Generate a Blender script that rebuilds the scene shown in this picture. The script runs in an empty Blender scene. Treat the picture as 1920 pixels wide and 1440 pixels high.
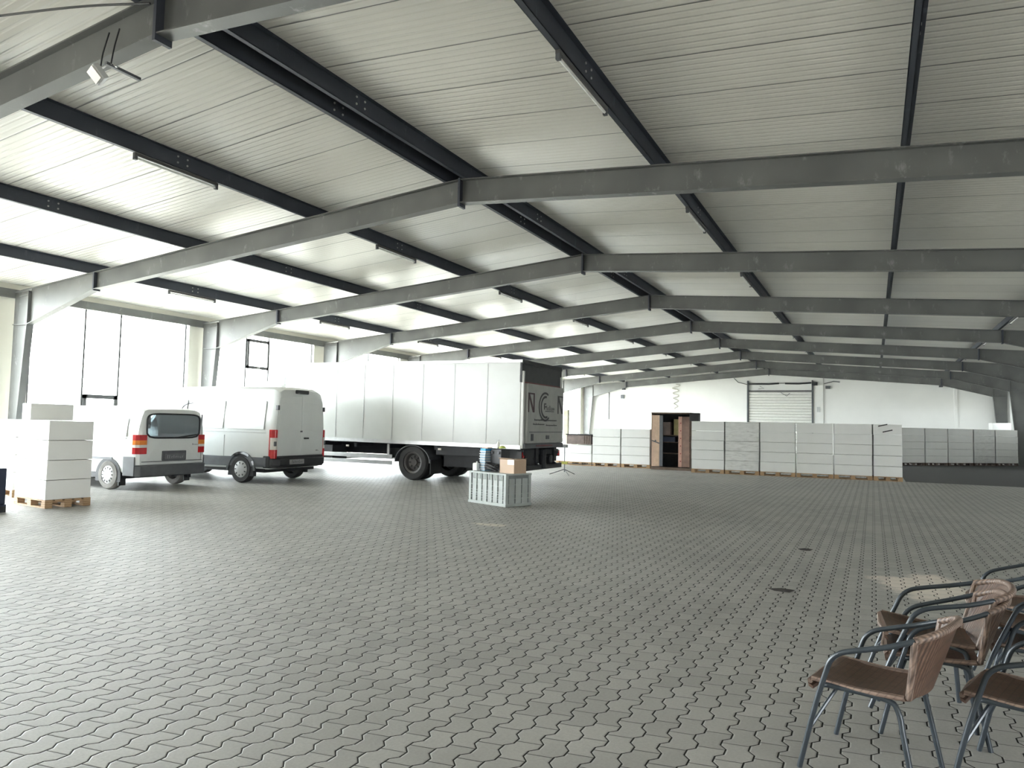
import bpy, bmesh, math, random
from mathutils import Vector, Matrix
random.seed(7)
scene = bpy.context.scene
C = scene.collection
PI = math.pi

# ------------------------------------------------------------------ materials
class NT:
    def __init__(s, name):
        s.m = bpy.data.materials.new(name); s.m.use_nodes = True
        s.t = s.m.node_tree; s.t.nodes.clear()
        s.out = s.n('ShaderNodeOutputMaterial')
    def n(s, typ, **kw):
        x = s.t.nodes.new(typ)
        for k, v in kw.items(): setattr(x, k, v)
        return x
    def l(s, a, b): s.t.links.new(a, b)
    def val(s, sock, v):
        if isinstance(v, bpy.types.NodeSocket): s.l(v, sock)
        else: sock.default_value = v
    def math(s, op, a, b=0.0, c=0.0, clamp=False):
        x = s.n('ShaderNodeMath', operation=op, use_clamp=clamp)
        s.val(x.inputs[0], a); s.val(x.inputs[1], b); s.val(x.inputs[2], c)
        return x.outputs[0]
    def rng(s, v, a, b, c=0.0, d=1.0):
        x = s.n('ShaderNodeMapRange'); s.val(x.inputs[0], v)
        for i, q in enumerate((a, b, c, d)): x.inputs[i+1].default_value = q
        return x.outputs[0]
    def mix(s, f, a, b):
        x = s.n('ShaderNodeMix', data_type='RGBA'); s.val(x.inputs[0], f)
        s.val(x.inputs[6], a if isinstance(a, bpy.types.NodeSocket) else (*a, 1)); s.val(x.inputs[7], b if isinstance(b, bpy.types.NodeSocket) else (*b, 1))
        return x.outputs[2]
    def noise(s, scale, vec=None, detail=3, rough=.5):
        x = s.n('ShaderNodeTexNoise'); x.inputs['Scale'].default_value = scale
        x.inputs['Detail'].default_value = detail; x.inputs['Roughness'].default_value = rough
        if vec is not None: s.l(vec, x.inputs['Vector'])
        return x.outputs[0]
    def pos(s, kind='Object'):
        return s.n('ShaderNodeTexCoord').outputs[kind]
    def xyz(s, v):
        x = s.n('ShaderNodeSeparateXYZ'); s.l(v, x.inputs[0]); return x.outputs
    def bsdf(s, col, rough=.5, metal=0.0, bump=None, bstr=.2, bdist=.01, spec=None):
        b = s.n('ShaderNodeBsdfPrincipled')
        s.val(b.inputs['Base Color'], col if isinstance(col, bpy.types.NodeSocket) else (*col, 1))
        s.val(b.inputs['Roughness'], rough); b.inputs['Metallic'].default_value = metal
        if spec is not None: b.inputs['Specular IOR Level'].default_value = spec
        if bump is not None:
            k = s.n('ShaderNodeBump'); k.inputs['Strength'].default_value = bstr; k.inputs['Distance'].default_value = bdist
            s.l(bump, k.inputs['Height']); s.l(k.outputs[0], b.inputs['Normal'])
        s.l(b.outputs[0], s.out.inputs[0]); return b

def simple(name, col, rough=.5, metal=0.0, var=.12, scale=6.0, spec=None):
    k = NT(name); f = k.noise(scale, k.pos())
    dark = tuple(c*(1-var) for c in col); lite = tuple(min(1, c*(1+var)) for c in col)
    k.bsdf(k.mix(k.rng(f, .35, .65), dark, lite), rough, metal, spec=spec); return k.m

M = {}
M['paint'] = simple('white_vehicle_paint', (.70, .72, .72), .28, 0, .02, 2)
M['boxpaint'] = simple('white_truck_panel', (.60, .61, .59), .3, 0, .03, 1.5)
M['lightgrey'] = simple('light_grey_paint', (.55, .56, .56), .4, 0, .05)
M['gategrey'] = simple('grey_tail_lift_paint', (.36, .365, .35), .5, 0, .06, 4)
M['alu'] = simple('brushed_aluminium', (.62, .62, .62), .38, .85, .06)
M['black'] = simple('black_plastic', (.018, .019, .022), .5, 0, .2)
M['chassis'] = simple('dark_chassis', (.014, .015, .019), .6, 0, .25)
M['clad'] = simple('dark_grey_cladding', (.09, .095, .105), .55, 0, .1)
M['rubber'] = simple('tyre_rubber', (.025, .025, .026), .75, 0, .2)
M['dirtyrubber'] = simple('dusty_tyre_rubber', (.2, .19, .18), .85, 0, .2)
M['hub'] = simple('silver_hubcap', (.55, .55, .55), .35, .6, .1)
M['red'] = simple('red_lens', (.5, .02, .025), .2, 0, .1)
M['orange'] = simple('orange_lens', (.75, .22, .03), .2, 0, .1)
M['clear'] = simple('clear_lens', (.7, .66, .62), .15, 0, .05)
M['maroon'] = simple('dark_red_strip', (.13, .02, .025), .5)
M['ink'] = simple('dark_printed_ink', (.03, .03, .033), .5)
M['plate'] = simple('number_plate_grey', (.3, .3, .31), .4)
M['wood'] = None
M['navy'] = simple('navy_plastic', (.02, .028, .06), .5, 0, .1)
M['greyplastic'] = simple('grey_green_plastic', (.40, .43, .42), .45, 0, .05)
M['bluecrate'] = simple('blue_grey_plastic', (.22, .33, .43), .45, 0, .1)
M['bluelabel'] = simple('bright_blue_label', (.03, .33, .72), .5)
M['whiteplastic'] = simple('white_plastic', (.8, .8, .78), .4, 0, .03)
M['yellow'] = simple('dull_yellow_plastic', (.5, .5, .12), .5)
M['yellowgreen'] = simple('yellow_green_cloth', (.45, .5, .12), .8)
M['cable'] = simple('black_cable', (.02, .021, .024), .5)
M['tubeglass'] = simple('lamp_tube_white', (.8, .8, .78), .3)
M['tubeframe'] = simple('powder_coated_dark_tube', (.04, .05, .06), .32, .2, .15, 9)
M['wallwhite'] = simple('white_wall_render', (.82, .82, .80), .7, 0, .02, .8)
M['cream'] = simple('cream_wall_panel', (.72, .70, .62), .6, 0, .03, 1.2)
M['mullion'] = simple('grey_window_profile', (.085, .085, .085), .45, .2, .05)
M['paper'] = simple('white_paper', (.85, .85, .83), .7, 0, .02)
M['wardrobe'] = simple('dark_brown_wood', (.11, .075, .055), .5, 0, .2, 5)
M['peach'] = simple('peach_unfinished_wood', (.62, .44, .32), .6, 0, .08, 8)
M['pinkwood'] = simple('reddish_wood_edge', (.4, .23, .18), .55, 0, .1, 8)
M['brownboard'] = simple('brown_grey_board', (.2, .155, .14), .6, 0, .15, 5)
M['ochre'] = simple('ochre_card', (.3, .26, .12), .7)
M['leaf'] = simple('dark_litter', (.035, .032, .03), .8)
M['concrete'] = simple('outside_concrete', (.30, .285, .25), .8, 0, .08, .5)

def wood():
    k = NT('raw_pallet_wood'); p = k.pos()
    w = k.n('ShaderNodeTexWave', wave_type='BANDS', bands_direction='Z'); k.l(p, w.inputs[0])
    w.inputs['Scale'].default_value = 9; w.inputs['Distortion'].default_value = 6
    k.bsdf(k.mix(w.outputs[1], (.34, .21, .11), (.5, .34, .2)), .7); return k.m
M['wood'] = wood()

def carton(name, col):
    k = NT(name); p = k.pos()
    n = k.noise(1.2, p, 2); f = k.noise(40, p, 2)
    k.bsdf(k.mix(k.rng(n, .35, .65), tuple(c*.95 for c in col), col), k.rng(f, .3, .7, .42, .55), bump=f, bstr=.03)
    return k.m
M['carton'] = carton('white_carton_board', (.88, .88, .865))
M['cartontop'] = carton('brown_cardboard', (.52, .37, .26))

def wrap():
    k = NT('stretch_film'); p = k.pos()
    mp = k.n('ShaderNodeMapping'); k.l(p, mp.inputs[0]); mp.inputs['Scale'].default_value = (2, 2, 9)
    f = k.noise(2.2, mp.outputs[0], 5, .65)
    g = k.n('ShaderNodeBsdfGlossy'); g.inputs['Roughness'].default_value = .12
    b = k.n('ShaderNodeBump'); b.inputs['Strength'].default_value = .5; b.inputs['Distance'].default_value = .03; k.l(f, b.inputs['Height'])
    k.l(b.outputs[0], g.inputs['Normal'])
    t = k.n('ShaderNodeBsdfTransparent'); m = k.n('ShaderNodeMixShader')
    k.l(k.rng(f, .45, .75, .02, .2), m.inputs[0]); k.l(t.outputs[0], m.inputs[1]); k.l(g.outputs[0], m.inputs[2])
    k.l(m.outputs[0], k.out.inputs[0]); return k.m
M['film'] = wrap()

def glass(name, tint=(1, 1, 1), refl=.08):
    k = NT(name)
    g = k.n('ShaderNodeBsdfGlossy'); g.inputs['Roughness'].default_value = .02
    t = k.n('ShaderNodeBsdfTransparent'); t.inputs[0].default_value = (*tint, 1)
    m = k.n('ShaderNodeMixShader'); m.inputs[0].default_value = refl
    k.l(t.outputs[0], m.inputs[1]); k.l(g.outputs[0], m.inputs[2]); k.l(m.outputs[0], k.out.inputs[0]); return k.m
M['glass'] = glass('window_glass', (.97, .99, .98), .06)
M['carglass'] = glass('tinted_vehicle_glass', (.35, .4, .42), .12)
M['cabglass'] = simple('dark_cab_glass', (.03, .035, .04), .05)

def steel(name, col, lo):
    k = NT(name); p = k.pos('Object')
    mp = k.n('ShaderNodeMapping'); k.l(p, mp.inputs[0]); mp.inputs['Scale'].default_value = (1, 1, .45)
    a = k.noise(1.1, p, 2); b = k.noise(7, mp.outputs[0], 5, .7); c = k.noise(2.3, mp.outputs[0], 3)
    base = k.mix(k.rng(a, .3, .7), lo, col)
    streak = k.math('MULTIPLY', k.rng(b, .55, .68), k.rng(c, .52, .62))
    k.bsdf(k.mix(k.math('MULTIPLY', streak, .75), base, tuple(min(1, q*1.9) for q in col)), .55, .25); return k.m
M['steel'] = steel('galvanised_steel', (.165, .168, .164), (.115, .118, .117))
M['purlin'] = steel('dark_galvanised_purlin', (.064, .072, .092), (.05, .056, .072))

def roofpanel():
    k = NT('white_sandwich_roof_panel'); p = k.pos(); s = k.xyz(p)
    y = k.math('SUBTRACT', s[1], .85)
    fy = k.math('FRACT', y)
    d = k.math('MINIMUM', fy, k.math('SUBTRACT', 1.0, fy))
    joint = k.rng(d, .004, .011, 1, 0)
    rib = k.math('PINGPONG', k.math('MULTIPLY', y, 16.0), 1.0)
    ribh = k.rng(rib, .15, .4)
    cr = k.n('ShaderNodeCombineXYZ'); k.l(k.math('FLOOR', y), cr.inputs[0])
    wn = k.n('ShaderNodeTexWhiteNoise'); k.l(cr.outputs[0], wn.inputs[0])
    dust = k.noise(.7, p, 3)
    c = k.mix(k.rng(wn.outputs[0], 0, 1), (.71, .69, .635), (.77, .75, .69))
    c = k.mix(k.math('MULTIPLY', k.rng(dust, .4, .7), .18), c, (.56, .54, .49))
    c = k.mix(joint, c, (.12, .12, .115))
    h = k.math('SUBTRACT', ribh, joint)
    k.bsdf(c, .3, 0, h, .7, .012); return k.m
M['roof'] = roofpanel()

def pavers():
    k = NT('wave_edged_concrete_pavers'); p = k.pos(); s = k.xyz(p); x, y = s[0], s[1]
    P, W = .202, .1365
    t = k.math('FRACT', k.math('DIVIDE', k.math('SUBTRACT', y, 4.015), P))
    tri = k.math('ABSOLUTE', k.math('SUBTRACT', k.math('MULTIPLY', t, 2.0), 1.0))
    w = k.rng(tri, .31, .69)
    u = k.math('DIVIDE', k.math('ADD', k.math('ADD', x, .943), k.math('MULTIPLY', w, .034)), W)
    n = k.math('FLOOR', u); fu = k.math('FRACT', u)
    par = k.math('FLOORED_MODULO', n, 2.0)
    v = k.math('ADD', k.math('DIVIDE', k.math('SUBTRACT', k.math('SUBTRACT', y, 4.016), k.math('MULTIPLY', fu, .022)), P), k.math('MULTIPLY', par, .5))
    fv = k.math('FRACT', v); nv = k.math('FLOOR', v)
    du = k.math('MULTIPLY', k.math('MINIMUM', fu, k.math('SUBTRACT', 1.0, fu)), W)
    dv = k.math('MULTIPLY', k.math('MINIMUM', fv, k.math('SUBTRACT', 1.0, fv)), P)
    ju = k.rng(du, .003, .0058, 1, 0); jv = k.rng(dv, .0016, .0036, .9, 0)
    j = k.math('MAXIMUM', ju, jv)
    cr = k.n('ShaderNodeCombineXYZ'); k.l(n, cr.inputs[0]); k.l(nv, cr.inputs[1])
    wn = k.n('ShaderNodeTexWhiteNoise'); k.l(cr.outputs[0], wn.inputs[0])
    big = k.noise(.35, p, 4); fine = k.noise(60, p, 4, .7); mid = k.noise(2.2, p, 4, .6)
    c = k.mix(wn.outputs[0], (.31, .306, .29), (.40, .395, .375))
    c = k.mix(k.math('MULTIPLY', k.rng(big, .42, .62), .35), c, (.5, .49, .46))
    c = k.mix(k.math('MULTIPLY', k.rng(fine, .35, .7), .4), c, (.27, .267, .25))
    c = k.mix(k.math('MULTIPLY', k.rng(mid, .55, .75), .25), c, (.28, .275, .26))
    def stain(cx, cy, rx, ry, col, amt, c):
        a = k.math('DIVIDE', k.math('SUBTRACT', x, cx), rx); b = k.math('DIVIDE', k.math('SUBTRACT', y, cy), ry)
        r = k.math('SQRT', k.math('ADD', k.math('MULTIPLY', a, a), k.math('MULTIPLY', b, b)))
        r = k.math('ADD', r, k.math('MULTIPLY', k.math('SUBTRACT', mid, .5), 1.7))
        r = k.math('ADD', r, k.math('MULTIPLY', k.math('SUBTRACT', fine, .5), .5))
        return k.mix(k.math('MULTIPLY', k.rng(r, .7, 1.0, 1, 0), amt), c, col)
    c = stain(.48, 8.7, .5, .75, (.78, .70, .62), .85, c)
    c = stain(-5.5, 10.05, .36, .16, (.66, .62, .52), .8, c)
    c = stain(-3.6, 11.7, .4, .2, (.45, .44, .4), .5, c)
    c = k.mix(j, c, (.022, .021, .02))
    h = k.math('MULTIPLY', k.math('MINIMUM', k.rng(du, 0, .011), k.rng(dv, 0, .007)), 1.0)
    h = k.math('ADD', h, k.math('MULTIPLY', fine, .08))
    sp = k.math('MULTIPLY', k.math('SUBTRACT', 1.0, j), .38)
    b = k.bsdf(c, k.rng(fine, .3, .7, .46, .64), 0, h, .6, .006); k.l(sp, b.inputs['Specular IOR Level']); return k.m
M['pavers'] = pavers()

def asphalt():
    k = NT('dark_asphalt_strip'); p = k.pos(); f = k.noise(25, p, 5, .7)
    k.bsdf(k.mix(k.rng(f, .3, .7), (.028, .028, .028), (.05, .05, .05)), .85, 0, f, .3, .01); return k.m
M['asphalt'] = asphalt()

def wicker(name, a, b):
    k = NT(name); p = k.pos(); s = k.xyz(p)
    wx = k.math('PINGPONG', k.math('MULTIPLY', s[1], 140.0), 1.0)
    wy = k.math('PINGPONG', k.math('MULTIPLY', k.math('ADD', s[0], k.math('MULTIPLY', s[2], .7)), 60.0), 1.0)
    f = k.noise(30, p, 2)
    h = k.math('MULTIPLY', wx, k.rng(wy, .0, .35, .45, 1))
    c = k.mix(h, tuple(q*.3 for q in a), k.mix(k.rng(f, .35, .65), a, b))
    k.bsdf(c, .45, 0, h, .5, .003); return k.m
M['wicker'] = wicker('brown_wicker', (.13, .075, .052), (.185, .11, .078))
M['wickerlite'] = wicker('light_brown_wicker_wrap', (.24, .165, .13), (.32, .23, .185))

# ------------------------------------------------------------------ mesh builder
class MB:
    def __init__(s): s.v = []; s.f = []; s.mi = []; s.cur = 0
    def add(s, vs, fs):
        o = len(s.v); s.v += [Vector(q) for q in vs]; s.f += [tuple(i+o for i in q) for q in fs]; s.mi += [s.cur]*len(fs); return s
    def box(s, c, d, rz=0.0, R=None):
        hx, hy, hz = d[0]/2, d[1]/2, d[2]/2
        R = R or Matrix.Rotation(rz, 3, 'Z'); c = Vector(c)
        vs = [c+R@Vector((a*hx, b*hy, e*hz)) for a in (-1, 1) for b in (-1, 1) for e in (-1, 1)]
        return s.add(vs, [(0, 1, 3, 2), (4, 6, 7, 5), (0, 4, 5, 1), (2, 3, 7, 6), (0, 2, 6, 4), (1, 5, 7, 3)])
    def span(s, a, b):
        a, b = Vector(a), Vector(b)
        return s.box((a+b)/2, [abs(q) for q in (b-a)])
    def bar(s, a, b, w, h, up=(0, 0, 1)):
        a, b = Vector(a), Vector(b); x = (b-a).normalized(); y = Vector(up).cross(x)
        if y.length < 1e-4: y = Vector((0, 1, 0)).cross(x)
        y.normalize(); z = x.cross(y)
        R = Matrix((x, y, z)).transposed(); return s.box((a+b)/2, ((b-a).length, w, h), R=R)
    def prism(s, pts, off):
        n = len(pts); off = Vector(off); a = [Vector(q) for q in pts]
        vs = a+[q+off for q in a]
        return s.add(vs, [tuple(range(n))[::-1], tuple(range(n, 2*n))]+[(i, (i+1) % n, (i+1) % n+n, i+n) for i in range(n)])
    def tube(s, pts, r, seg=8, closed=False, caps=True):
        P = [Vector(q) for q in pts]; n = len(P); rings = []; prev = None
        for i in range(n):
            if closed: t = P[(i+1) % n]-P[i-1]
            else: t = P[min(i+1, n-1)]-P[max(i-1, 0)]
            t.normalize()
            if prev is None:
                a = Vector((0, 0, 1)) if abs(t.z) < .9 else Vector((1, 0, 0)); u = t.cross(a).normalized()
            else: u = (prev-t*prev.dot(t)).normalized()
            prev = u; w = t.cross(u)
            rr = r[i] if isinstance(r, (list, tuple)) else r
            rings.append([P[i]+(u*math.cos(2*PI*k/seg)+w*math.sin(2*PI*k/seg))*rr for k in range(seg)])
        vs = [q for g in rings for q in g]; fs = []
        for i in range(n if closed else n-1):
            for k in range(seg):
                a = i*seg; b = ((i+1) % n)*seg
                fs.append((a+k, a+(k+1) % seg, b+(k+1) % seg, b+k))
        if caps and not closed: fs += [tuple(range(seg))[::-1], tuple((n-1)*seg+k for k in range(seg))]
        return s.add(vs, fs)
    def cyl(s, a, b, r, seg=20): return s.tube([a, b], r, seg)
    def lathe(s, prof, seg=32, c=(0, 0, 0), axis='Z'):
        vs = []; n = len(prof)
        for k in range(seg):
            a = 2*PI*k/seg
            for r, z in prof:
                q = (r*math.cos(a), r*math.sin(a), z)
                if axis == 'Y': q = (q[0], q[2], q[1])
                if axis == 'X': q = (q[2], q[0], q[1])
                vs.append(Vector(q)+Vector(c))
        fs = [(k*n+i, ((k+1) % seg)*n+i, ((k+1) % seg)*n+i+1, k*n+i+1) for k in range(seg) for i in range(n-1)]
        return s.add(vs, fs)
    def quad(s, *p): return s.add(p, [tuple(range(len(p)))])
    def build(s, name, mat, parent=None, smooth=False, bevel=0.0, kind=None, loc=None):
        me = bpy.data.meshes.new(name); me.from_pydata([tuple(q) for q in s.v], [], s.f)
        mats = mat if isinstance(mat, (list, tuple)) else [mat]
        for m in mats: me.materials.append(m)
        for pl, i in zip(me.polygons, s.mi): pl.material_index = i
        bm = bmesh.new(); bm.from_mesh(me)
        bmesh.ops.remove_doubles(bm, verts=bm.verts, dist=1e-5)
        bmesh.ops.recalc_face_normals(bm, faces=bm.faces)
        bm.to_mesh(me); bm.free()
        if smooth:
            for q in me.polygons: q.use_smooth = True
            try: me.set_sharp_from_angle(angle=math.radians(38))
            except Exception: pass
        o = bpy.data.objects.new(name, me); C.objects.link(o)
        if parent: o.parent = parent
        if loc: o.location = loc
        if kind: o['kind'] = kind
        if bevel:
            b = o.modifiers.new('bevel', 'BEVEL'); b.width = bevel; b.segments = 2; b.limit_method = 'ANGLE'
            b.angle_limit = math.radians(40)
        return o

def tag(o, label, cat, group=None):
    o['label'] = label; o['category'] = cat
    if group: o['group'] = group
    return o
def thing(name, label, cat, loc=(0, 0, 0), rz=0.0, group=None):
    o = bpy.data.objects.new(name, None); C.objects.link(o); o.empty_display_size = .2
    o.location = loc; o.rotation_euler = (0, 0, rz); return tag(o, label, cat, group)
def dup(root, loc, rz, label, group=None):
    r = root.copy(); C.objects.link(r); r.location = loc; r.rotation_euler = (0, 0, rz); r['label'] = label
    if group: r['group'] = group
    for ch in list(root.children):
        c = ch.copy(); C.objects.link(c); c.parent = r
        for g in list(ch.children):
            d = g.copy(); C.objects.link(d); d.parent = c
    return r
ORD = ['first', 'second', 'third', 'fourth', 'fifth', 'sixth', 'seventh', 'eighth', 'ninth', 'tenth']
def smooth_path(pts, n=6):
    P = [Vector(q) for q in pts]; out = []
    for i in range(len(P)-1):
        a, b, c, d = P[max(i-1, 0)], P[i], P[i+1], P[min(i+2, len(P)-1)]
        for k in range(n):
            t = k/n
            out.append(.5*((2*b)+(c-a)*t+(2*a-5*b+4*c-d)*t*t+(3*b-a-3*c+d)*t**3))
    out.append(P[-1]); return out

# ------------------------------------------------------------------ hall dimensions
XR = -6.55; TAN = .0792; HW = 13.9
YF = [4.65+6*k for k in range(9)]
ZT = 5.978
PH = .26
def ztop(dx): return ZT-TAN*abs(dx)
def zroof(dx): return ZT+PH-TAN*abs(dx)
XL, XRT = XR-HW-.15, XR+HW+.15
Y0, Y1 = -7.2, 53.1

# floor: pavers, with a strip of dark asphalt at the back right
b = MB()
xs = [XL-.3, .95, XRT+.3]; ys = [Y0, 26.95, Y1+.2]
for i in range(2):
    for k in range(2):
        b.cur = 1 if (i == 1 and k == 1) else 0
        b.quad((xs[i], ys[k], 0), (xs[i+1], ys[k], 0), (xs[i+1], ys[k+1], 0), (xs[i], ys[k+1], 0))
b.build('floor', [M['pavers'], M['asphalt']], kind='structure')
b = MB(); b.quad((-70, -50, -.06), (50, -50, -.06), (50, 90, -.06), (-70, 90, -.06))
b.build('floor_outside', M['concrete'], kind='structure')

# roof panels
b = MB(); th = .1
for s in (-1, 1):
    e = HW+.45
    pts = [(XR, 0, zroof(0)), (XR+s*e, 0, zroof(e)), (XR+s*e, 0, zroof(e)+th), (XR, 0, zroof(0)+th)]
    b.prism([(q[0], Y0, q[2]) for q in pts], (0, Y1-Y0+.3, 0))
b.build('ceiling', M['roof'], kind='structure')

# left wall: piers, glazing
PX0, PX1 = XL-.12, XL
for side, X0, X1 in (('left', PX0, PX1),):
    b = MB()
    ks = list(range(-2, 9))
    for k in ks:
        y = 4.65+6*k
        b.span((X0, max(y-.47, Y0), 0), (X1, min(y+.47, Y1), 4.968))
    b.span((X0, Y0, 4.97), (X1, Y1, 5.14))
    b.build('wall_left', M['cream'], kind='structure')
GX = XL-.06
wn = 0
for k in range(-1, 8):
    ya, yb = 4.65+6*k+.47, 4.65+6*(k+1)-.47
    if k == -1 : ya = max(ya, Y0)
    wn += 1
    fr = MB(); t = .05
    for y in (ya+.03, ya+1.53, ya+2.63, yb-.12):
        fr.span((GX-.04, y-t/2, 0), (GX+.04, y+t/2, 4.97))
    fr.span((GX-.04, ya, 0), (GX+.04, yb, .08)); fr.span((GX-.04, ya, 4.9), (GX+.04, yb, 4.97))
    root = fr.build('window_%d' % wn, M['mullion'], kind='structure')
    g = MB(); g.span((GX-.006, ya, .05), (GX+.006, yb, 4.93)); g.build('window_glass', M['glass'], root)
    if k == 1:   # glazed door between the mullions
        d = MB(); y0, y1 = ya+1.56, ya+2.6
        d.span((GX+.03, y0, .02), (GX+.08, y0+.1, 2.25)); d.span((GX+.03, y1-.1, .02), (GX+.08, y1, 2.25))
        d.span((GX+.03, y0, 2.13), (GX+.08, y1, 2.25)); d.span((GX+.03, y0, .02), (GX+.08, y1, .2)); d.span((GX+.03, y0, 1.0), (GX+.08, y1, 1.07))
        dr = d.build('door_1', M['mullion'], kind='structure')
        h = MB(); h.bar((GX+.12, y0+.05, 1.0), (GX+.12, y0+.2, 1.0), .02, .02); h.bar((GX+.07, y0+.05, 1.0), (GX+.13, y0+.05, 1.0), .02, .02)
        h.build('door_handle', M['alu'], dr)
    if k == 2:   # hinged vent window high up
        d = MB(); y0, y1 = ya+1.55, ya+2.62; z0, z1 = 3.5, 4.6
        for q in ((y0, z0, y0+.09, z1), (y1-.09, z0, y1, z1), (y0, z0, y1, z0+.1), (y0, z1-.1, y1, z1)):
            d.span((GX+.03, q[0], q[1]), (GX+.09, q[2], q[3]))
        v = d.build('window_10', M['mullion'], kind='structure')
        h = MB(); h.span((GX+.09, (y0+y1)/2-.06, z0+.01), (GX+.12, (y0+y1)/2+.06, z0+.08)); h.build('window_handle', M['alu'], v)

# right wall and far gable
b = MB(); b.span((XRT, Y0, 2.8), (XRT+.12, 47.2, 5.14)); b.span((XRT, Y0, 0), (XRT+.12, -4.5, 2.8)); b.span((XRT, -1, 0), (XRT+.12, 47.2, 2.8)); b.span((XRT, 52.2, 0), (XRT+.12, Y1, 5.14)); b.span((XRT, 47.2, 3.4), (XRT+.12, 52.2, 5.14)); b.span((XRT, 47.2, 0), (XRT+.12, 52.2, 2.4)); b.span((XRT, 49.75, 2.4), (XRT+.12, 52.2, 3.4)); b.build('wall_right', M['wallwhite'], kind='structure')  # low gap behind the camera: unseen opening added for fill light
b = MB(); e = HW+.27
b.prism([(XR-e, Y1, 0), (XR+e, Y1, 0), (XR+e, Y1, zroof(e)), (XR, Y1, zroof(0)), (XR-e, Y1, zroof(e))], (0, .15, 0))
b.span((-3.7, Y1-.08, 0), (-3.05, Y1, 5.35)); b.span((4.62, Y1-.05, 0), (4.82, Y1, 4.7))
b.build('wall_back', M['wallwhite'], kind='structure')

fr = MB()
for i in range(3): fr.span((XRT+.02, 47.2+i*1.235, 2.4), (XRT+.08, 47.26+i*1.235, 3.4))
for z in (2.4, 2.73, 3.05, 3.34): fr.span((XRT+.02, 47.2, z), (XRT+.08, 49.75, z+.06))
r11 = fr.build('window_11', M['mullion'], kind='structure')
g = MB(); g.span((XRT+.045, 47.2, 2.42), (XRT+.055, 49.75, 3.38)); g.build('window_glass', M['glass'], r11)
b = MB(); e = HW+.27; xo = -19.5; zo = 2.2
b.prism([(XR-e, Y0-.12, zo), (xo, Y0-.12, zo), (xo, Y0-.12, 0), (XR+e, Y0-.12, 0), (XR+e, Y0-.12, zroof(e)), (XR, Y0-.12, zroof(0)), (XR-e, Y0-.12, zroof(e))], (0, .12, 0))
b.build('wall_front', M['cream'], kind='structure')

# roller door in the far gable
b = MB(); n = 22
for i in range(n):
    z0 = .02+i*4.33/n; z1 = z0+4.33/n
    b.prism([(-7.93, Y1-.03, z0), (-7.93, Y1-.10, z0+.03), (-7.93, Y1-.10, z1-.05), (-7.93, Y1-.03, z1-.004), (-7.93, Y1-.02, z1), (-7.93, Y1-.02, z0)], (4.16, 0, 0))
rd = b.build('door_2', simple('white_roller_slats', (.72, .72, .69), .5, 0, .03), kind='structure')
b = MB()
for x in (-8.02, -3.72): b.span((x-.06, Y1-.16, 0), (x+.04, Y1-.0, 5.15))
b.build('guide_rail', M['clad'], rd)
b = MB(); b.span((-8.0, Y1-.14, 4.37), (-3.72, Y1-.01, 4.44)); b.build('bottom_bar', M['black'], rd)
b = MB(); b.tube([(-8.0, Y1-.2, 4.92), (-6.6, Y1-.2, 4.9), (-5.9, Y1-.2, 4.94)], .06, 10); b.tube([(-5.5, Y1-.2, 4.93), (-4.6, Y1-.2, 4.91), (-3.8, Y1-.2, 4.96)], .06, 10)
b.tube([(-8.0, Y1-.2, 4.93), (-3.7, Y1-.2, 4.95)], .018, 8); b.build('winding_shaft', M['black'], rd)
b = MB(); b.span((-3.75, Y1-.3, 4.78), (-3.4, Y1-.05, 5.0)); b.build('drive_motor', M['black'], rd)
b = MB(); b.tube([(-9.0, Y1-.05, 5.35), (-8.7, Y1-.12, 5.05), (-8.0, Y1-.2, 4.86)], .025, 8); b.build('cable', M['cable'], rd)
b = MB(); b.span((-3.45, Y1-.14, 2.95), (-3.25, Y1-.085, 3.3)); b.build('control_box', M['lightgrey'], rd)
b = MB(); b.tube([(-7.2, Y1-.12, 4.75), (-6.9, Y1-.13, 4.6), (-7.3, Y1-.12, 4.55)], .02, 6); b.tube([(-5.8, Y1-.12, 4.3), (-5.4, Y1-.12, 4.05), (-5.2, Y1-.12, 4.25)], .02, 6)
b.build('loose_strap', M['clad'], rd)

# wall-hung small things on the far gable
b = MB(); pts = [(-13.25+.33*math.sin(i*1.7)*(1-i/26), Y1-.06, 4.95-i*.105) for i in range(19)]
b.tube(smooth_path(pts, 4), .03, 6)
tag(b.build('hanging_cable', simple('faded_grey_cable', (.5, .48, .43), .7), None), 'tangled grey cable hanging on the white far wall left of the roller door', 'cable')
b = MB(); b.span((4.05, Y1-.35, 4.72), (4.3, Y1-.02, 4.84)); b.span((3.8, Y1-.3, 4.62), (4.0, Y1-.02, 4.72))
tag(b.build('wall_camera', M['clad']), 'small dark box pair under the gable edge at upper right', 'fixture')
b = MB(); b.tube([(-3.0, Y1-.1, 4.9), (-2.4, Y1-.1, 5.05), (-2.0, Y1-.1, 5.0)], .03, 6); b.span((-2.9, Y1-.16, 4.55), (-2.6, Y1-.02, 4.75))
tag(b.build('cable_loop', M['clad']), 'short dark cable loop right of the roller door motor', 'cable')
for i, (x, z) in enumerate(((-17.35, 4.7), (-17.45, 4.0))):
    b = MB(); b.span((x-.12, Y1-.12, z-.15), (x+.14, Y1-.01, z+.15))
    tag(b.build('junction_box', M['clad']), ('upper' if i == 0 else 'lower')+' small dark junction box on the bright far wall near the left corner', 'box', 'junction boxes on the far wall')
b = MB(); b.tube([(-18.55, Y1-.04, 5.0), (-18.55, Y1-.04, 2.2)], .03, 8)
tag(b.build('conduit_pipe', M['clad']), 'thin dark vertical pipe on the bright far wall near the left corner', 'pipe')

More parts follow.
